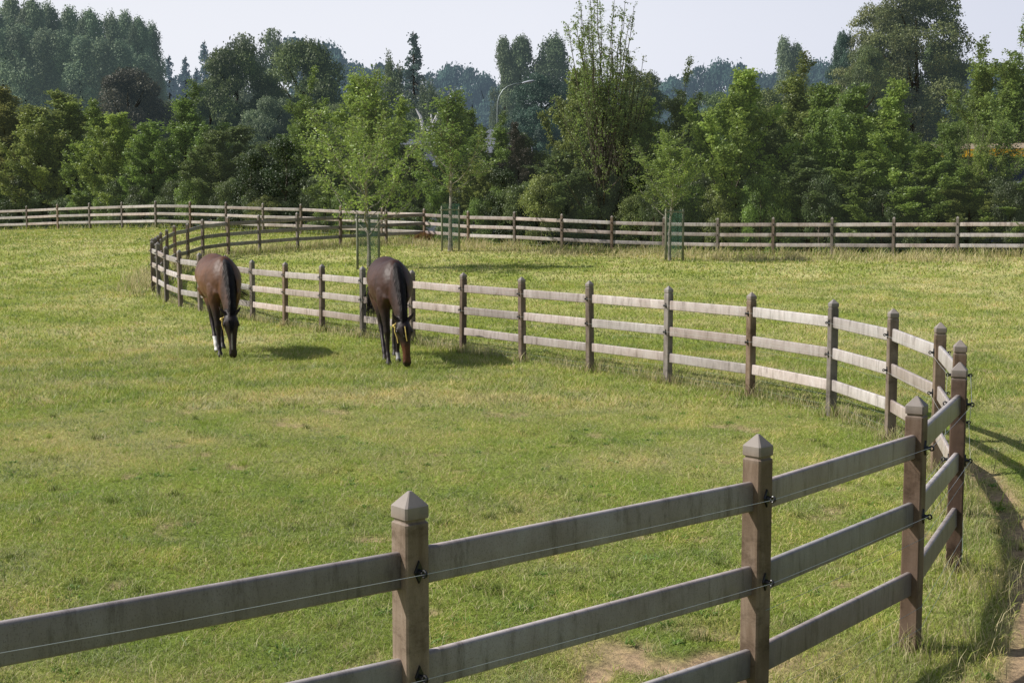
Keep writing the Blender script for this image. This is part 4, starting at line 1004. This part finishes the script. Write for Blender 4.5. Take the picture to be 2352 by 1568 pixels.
        lo(mb, [((p[0], p[1], p[2]), p[3], p[4]) for p in smooth_path(pts, 2)], 14)
    def hind(y, fx):
        d = fx + .80
        pts = [(-.66, y * .5, 1.40, .03, .05), (-.68, y * .8, 1.27, .13, .24), (-.70, y * 1.1, 1.12, .135, .24), (-.68 + d * .2, y * 1.15, .97, .115, .19), (-.70 + d * .35, y * 1.1, .83, .085, .135), (-.77 + d * .5, y, .69, .058, .085), (-.85 + d * .6, y * .95, .58, .046, .068),
               (-.87 + d * .66, y * .93, .51, .044, .062), (-.86 + d * .75, y * .9, .40, .034, .044), (-.845 + d * .88, y * .88, .27, .037, .044), (-.835 + d * .96, y * .87, .18, .036, .042), (-.82 + d, y * .86, .14, .041, .045),
               (-.79 + d, y * .86, .09, .033, .035), (-.77 + d, y * .86, .06, .042, .045), (-.75 + d, y * .86, .012, .055, .06), (-.748 + d, y * .86, .0, .054, .058)]
        lo(mb, [((p[0], p[1], p[2]), p[3], p[4]) for p in smooth_path(pts, 2)], 14)
    fore(fl[1], fl[0], 0); fore(fr[1], fr[0], 0); hind(hl[1], hl[0]); hind(hr[1], hr[0])
    # chest muscles, point of shoulder, stifle, hip
    for s in (-1, 1):
        mb.tube([(.40, s * .10, 1.24), (.52, s * .11, 1.14), (.55, s * .12, 1.04), (.47, s * .13, .90)], [.03, .09, .10, .05], 12)
        mb.tube([(-.56, s * .15, 1.22), (-.50, s * .18, 1.04), (-.46, s * .18, .93)], [.04, .13, .07], 12)
        mb.tube([(-.36, s * .16, 1.42), (-.50, s * .18, 1.46), (-.66, s * .13, 1.50), (-.8, s * .08, 1.42)], [.02, .07, .08, .02], 12)
    me0 = mb.mesh('body_src', None); tmp = bpy.data.objects.new('tmp', me0); C.objects.link(tmp)
    rm = tmp.modifiers.new('r', 'REMESH'); rm.mode = 'VOXEL'; rm.voxel_size = .0115
    sm = tmp.modifiers.new('s', 'SMOOTH'); sm.factor = .6; sm.iterations = 16
    dg = bpy.context.evaluated_depsgraph_get(); me = bpy.data.meshes.new_from_object(tmp.evaluated_get(dg)); bpy.data.objects.remove(tmp); me.name = 'body'
    me.polygons.foreach_set('use_smooth', [True] * len(me.polygons)); me.materials.clear(); me.materials.append(M_coat)
    v = np.empty(len(me.vertices) * 3, np.float32); me.vertices.foreach_get('co', v); v = v.reshape(-1, 3); x, y, z = v[:, 0], v[:, 1], v[:, 2]
    ss = lambda e0, e1, q: np.clip((q - e0) / (e1 - e0), 0, 1)**2 * (3 - 2 * np.clip((q - e0) / (e1 - e0), 0, 1))
    br = np.array(brown); dk = np.array([.020, .013, .012]); top = br * np.array([.55, .5, .55])
    nzv = fbm(x * 3 + y * 2, z * 3 - y, 3)
    col = br[None] * (.6 + .8 * nzv)[:, None]
    k = ss(1.30, 1.55, z)[:, None]; col = col * (1 - k * .55) + top * k * .55
    head = (x > .93) & (z < .80)
    leg = 1 - ss(.70, 1.02, z + .12 * nzv); leg = np.where(x > .78, 0, leg)[:, None]; col = col * (1 - leg) + dk * leg
    kk = ss(.62, .85, x)[:, None] * .75; col = col * (1 - kk) + (dk * 1.5) * kk
    front = ((x - hx) * fwd.x + (y - hy) * fwd.y)
    hcol = dk * 1.3
    col = np.where(head[:, None], hcol[None] * np.ones_like(col), col)
    ck = (head & (front < .05) & (z < .62))[:, None]; col = np.where(ck, (br * .8)[None], col)
    if blaze == 'strip':
        sidev = (x - hx) * lat.x + (y - hy) * lat.y - hd * (.7 - z)
        bz = np.clip(1 - np.abs(sidev - .004) / .016, 0, 1) * (front > .06) * (z > .16) * (z < .56) * head; col = col * (1 - bz[:, None] * .9) + np.array([.35, .33, .32]) * bz[:, None] * .9
    else:
        mz = (head * (1 - ss(.30, .44, z)) * ss(.07, .12, z))[:, None]; col = col * (1 - mz) + np.array([.10, .036, .018]) * mz
        bz = np.clip(1 - np.hypot(((x - hx) * lat.x + (y - hy) * lat.y) / .02, (z - .50) / .035), 0, 1) * (front > .05) * head; col = col * (1 - bz[:, None]) + .5 * bz[:, None]
    if sock is not None:
        sx, sy, sh = sock; q = (np.hypot(x - sx, y - sy) < .16) & (z < sh) & (z > .05); col = np.where(q[:, None], np.array([.75, .73, .70])[None] * (1 if blaze == 'strip' else .35), col)
    hf = (z < .055) & (x < .95); col = np.where(hf[:, None], np.array([.035, .03, .028])[None], col)
    a = me.color_attributes.new('Col', 'FLOAT_COLOR', 'POINT'); c4 = np.ones((len(v), 4), np.float32); c4[:, :3] = col; a.data.foreach_set('color', c4.ravel())
    link(bpy.data.objects.new('body', me), root)
    # mane: strands lying over the left side of the crest
    g = random.Random(3); V, Fq = [], []
    def strip(pts, wd, side):
        i = len(V)
        for k_, p in enumerate(pts):
            w_ = wd * (1 - .8 * (k_ / (len(pts) - 1))**2); V.append(tuple(p - side * w_)); V.append(tuple(p + side * w_))
        for k_ in range(len(pts) - 1): Fq.append((i + 2 * k_, i + 2 * k_ + 1, i + 2 * k_ + 3, i + 2 * k_ + 2))
    nf = len(nfr)
    for j in range(1500):
        s = g.random() * (nf - 1.01); i = int(s); f = s - i; c = nfr[i][0].lerp(nfr[i + 1][0], f); l_ = nfr[i][1]; nn = nfr[i][2]; r1 = nfr[i][3] * (1 - f) + nfr[i + 1][3] * f; r2 = nfr[i][4] * (1 - f) + nfr[i + 1][4] * f
        if nn.z < 0 and nn.x < 0: pass
        up = nn if (nn.x > -.2 and nn.z > 0) or nn.z > .3 else -nn
        amax = R(g.uniform(45, 135) if g.random() < .84 else -g.uniform(5, 42)); tl = (nfr[i + 1][0] - nfr[i][0]).normalized(); pts = []
        drift = g.uniform(.02, .12)
        for k_ in range(6):
            a_ = amax * k_ / 5; e = 1 - .18 * math.cos(a_); off = 1.05 + .05 * g.random()
            pts.append(c + l_ * (math.sin(a_) * r1 * off * e + .004) + up * (math.cos(a_) * r2 * 1.035) + tl * drift * k_ / 5 + Vector((0, 0, -.05 * (k_ / 5)**2)))
        strip(pts, g.uniform(.008, .016), tl)
    for j in range(60):      # forelock
        p0 = hpt(.70, g.uniform(-.3, .3), .6); p1 = hpt(.60, g.uniform(-.35, .4), 1.06); p2 = hpt(g.uniform(.42, .54), g.uniform(-.35, .4), 1.12); strip([p0, (p0 + p1) / 2 + fwd * .02, p1, p2], .006, lat)
    m_ = bpy.data.meshes.new('mane'); m_.from_pydata(V, [], Fq); m_.materials.append(M_hair); link(bpy.data.objects.new('mane', m_), root)
    V, Fq = [], []
    tp = [np.array(p) for p in smooth_path(tail, 4)]
    for j in range(260):
        off = np.array([g.gauss(0, .035), g.gauss(0, .035), 0]); end = np.array([g.gauss(0, .11), g.gauss(0, .10), g.gauss(0, .10)]); n_ = len(tp); L0 = g.uniform(.75, 1.0); pts = []
        for k_ in range(n_):
            u = k_ / (n_ - 1) * L0; idx = min(int(u * (n_ - 1)), n_ - 2); fr_ = u * (n_ - 1) - idx; b_ = tp[idx] * (1 - fr_) + tp[idx + 1] * fr_
            pts.append(Vector(b_ + off * min(1, .5 + u) + end * u * u))
        strip(pts, g.uniform(.004, .008), Vector((g.uniform(-1, 1), g.uniform(-1, 1), 0)).normalized())
    m_ = bpy.data.meshes.new('tail'); m_.from_pydata(V, [], Fq); m_.materials.append(M_hair); link(bpy.data.objects.new('tail', m_), root)
    for s in (-1, 1):
        mb = MB(); c = hpt(.565, s * .93, .38); mb.rings([[c + Vector((math.cos(a) * math.sin(b_), math.sin(a) * math.sin(b_), math.cos(b_))) * .024 for a in np.linspace(0, 2 * PI, 10, endpoint=False)] for b_ in (.2, .7, 1.2, 1.57, 2, 2.5, 2.95)]); mb.build('eye', M_eye, root, True)
    # yellow halter: crown strap, cheek strap, hanging brow strap
    mb = MB()
    def strap(pl, wd=.011): mb.tube(pl, wd, 6)
    cl = lambda z_, s, f, o_=1.10: hpt(z_, s * o_, f * o_)
    sgn = -1
    strap([cl(.655, sgn * .2, -1.0), cl(.655, sgn * .8, -.75), cl(.64, sgn * 1.02, -.2), cl(.62, sgn * 1.05, .25)])
    strap([cl(.66, sgn * 1.05, -.1), cl(.56, sgn * 1.08, -.05), cl(.46, sgn * 1.12, .0), cl(.38, sgn * 1.35, .0)], .009)
    mb.tube([cl(.65, sgn * 1.05, -.3), cl(.64, sgn * 1.12, -.1), cl(.63, sgn * 1.06, .1)], [.022, .028, .02], 6)
    if blaze != 'strip': strap([cl(.64, 0, 1.02), cl(.56, -.05, 1.05), cl(.48, -.05, 1.1), cl(.43, 0, 1.2)], .008)
    ha = mb.build('halter', M_halter, root); 
    return root
horse('horse', (-5.08, 22.85, 0.0), R(-68), 1.05, 'brown horse with a white sock on one leg grazing head down, left of the two', (.34, .13), (.56, -.15), (-.76, .17), (-.06, -.09),
      [(-.97, 0, 1.42), (-1.08, .05, 1.28), (-1.10, .25, 1.08), (-1.0, .55, .93), (-.95, .72, .82)], 'strip', (-.05, -.08, .27), .02, (.125, .056, .028), -.15, -6)
horse('horse', (-1.99, 21.6, 0.0), R(-77), 1.04, 'darker bay horse with two hanging yellow straps, grazing right of the other', (.26, .07), (.52, -.15), (-.74, .17), (-.02, -.13),
      [(-.97, 0, 1.42), (-1.10, -.08, 1.26), (-1.12, -.16, .98), (-1.12, -.20, .50)], 'none', (.20, .07, .16), .05, (.060, .027, .018), .15, 4)
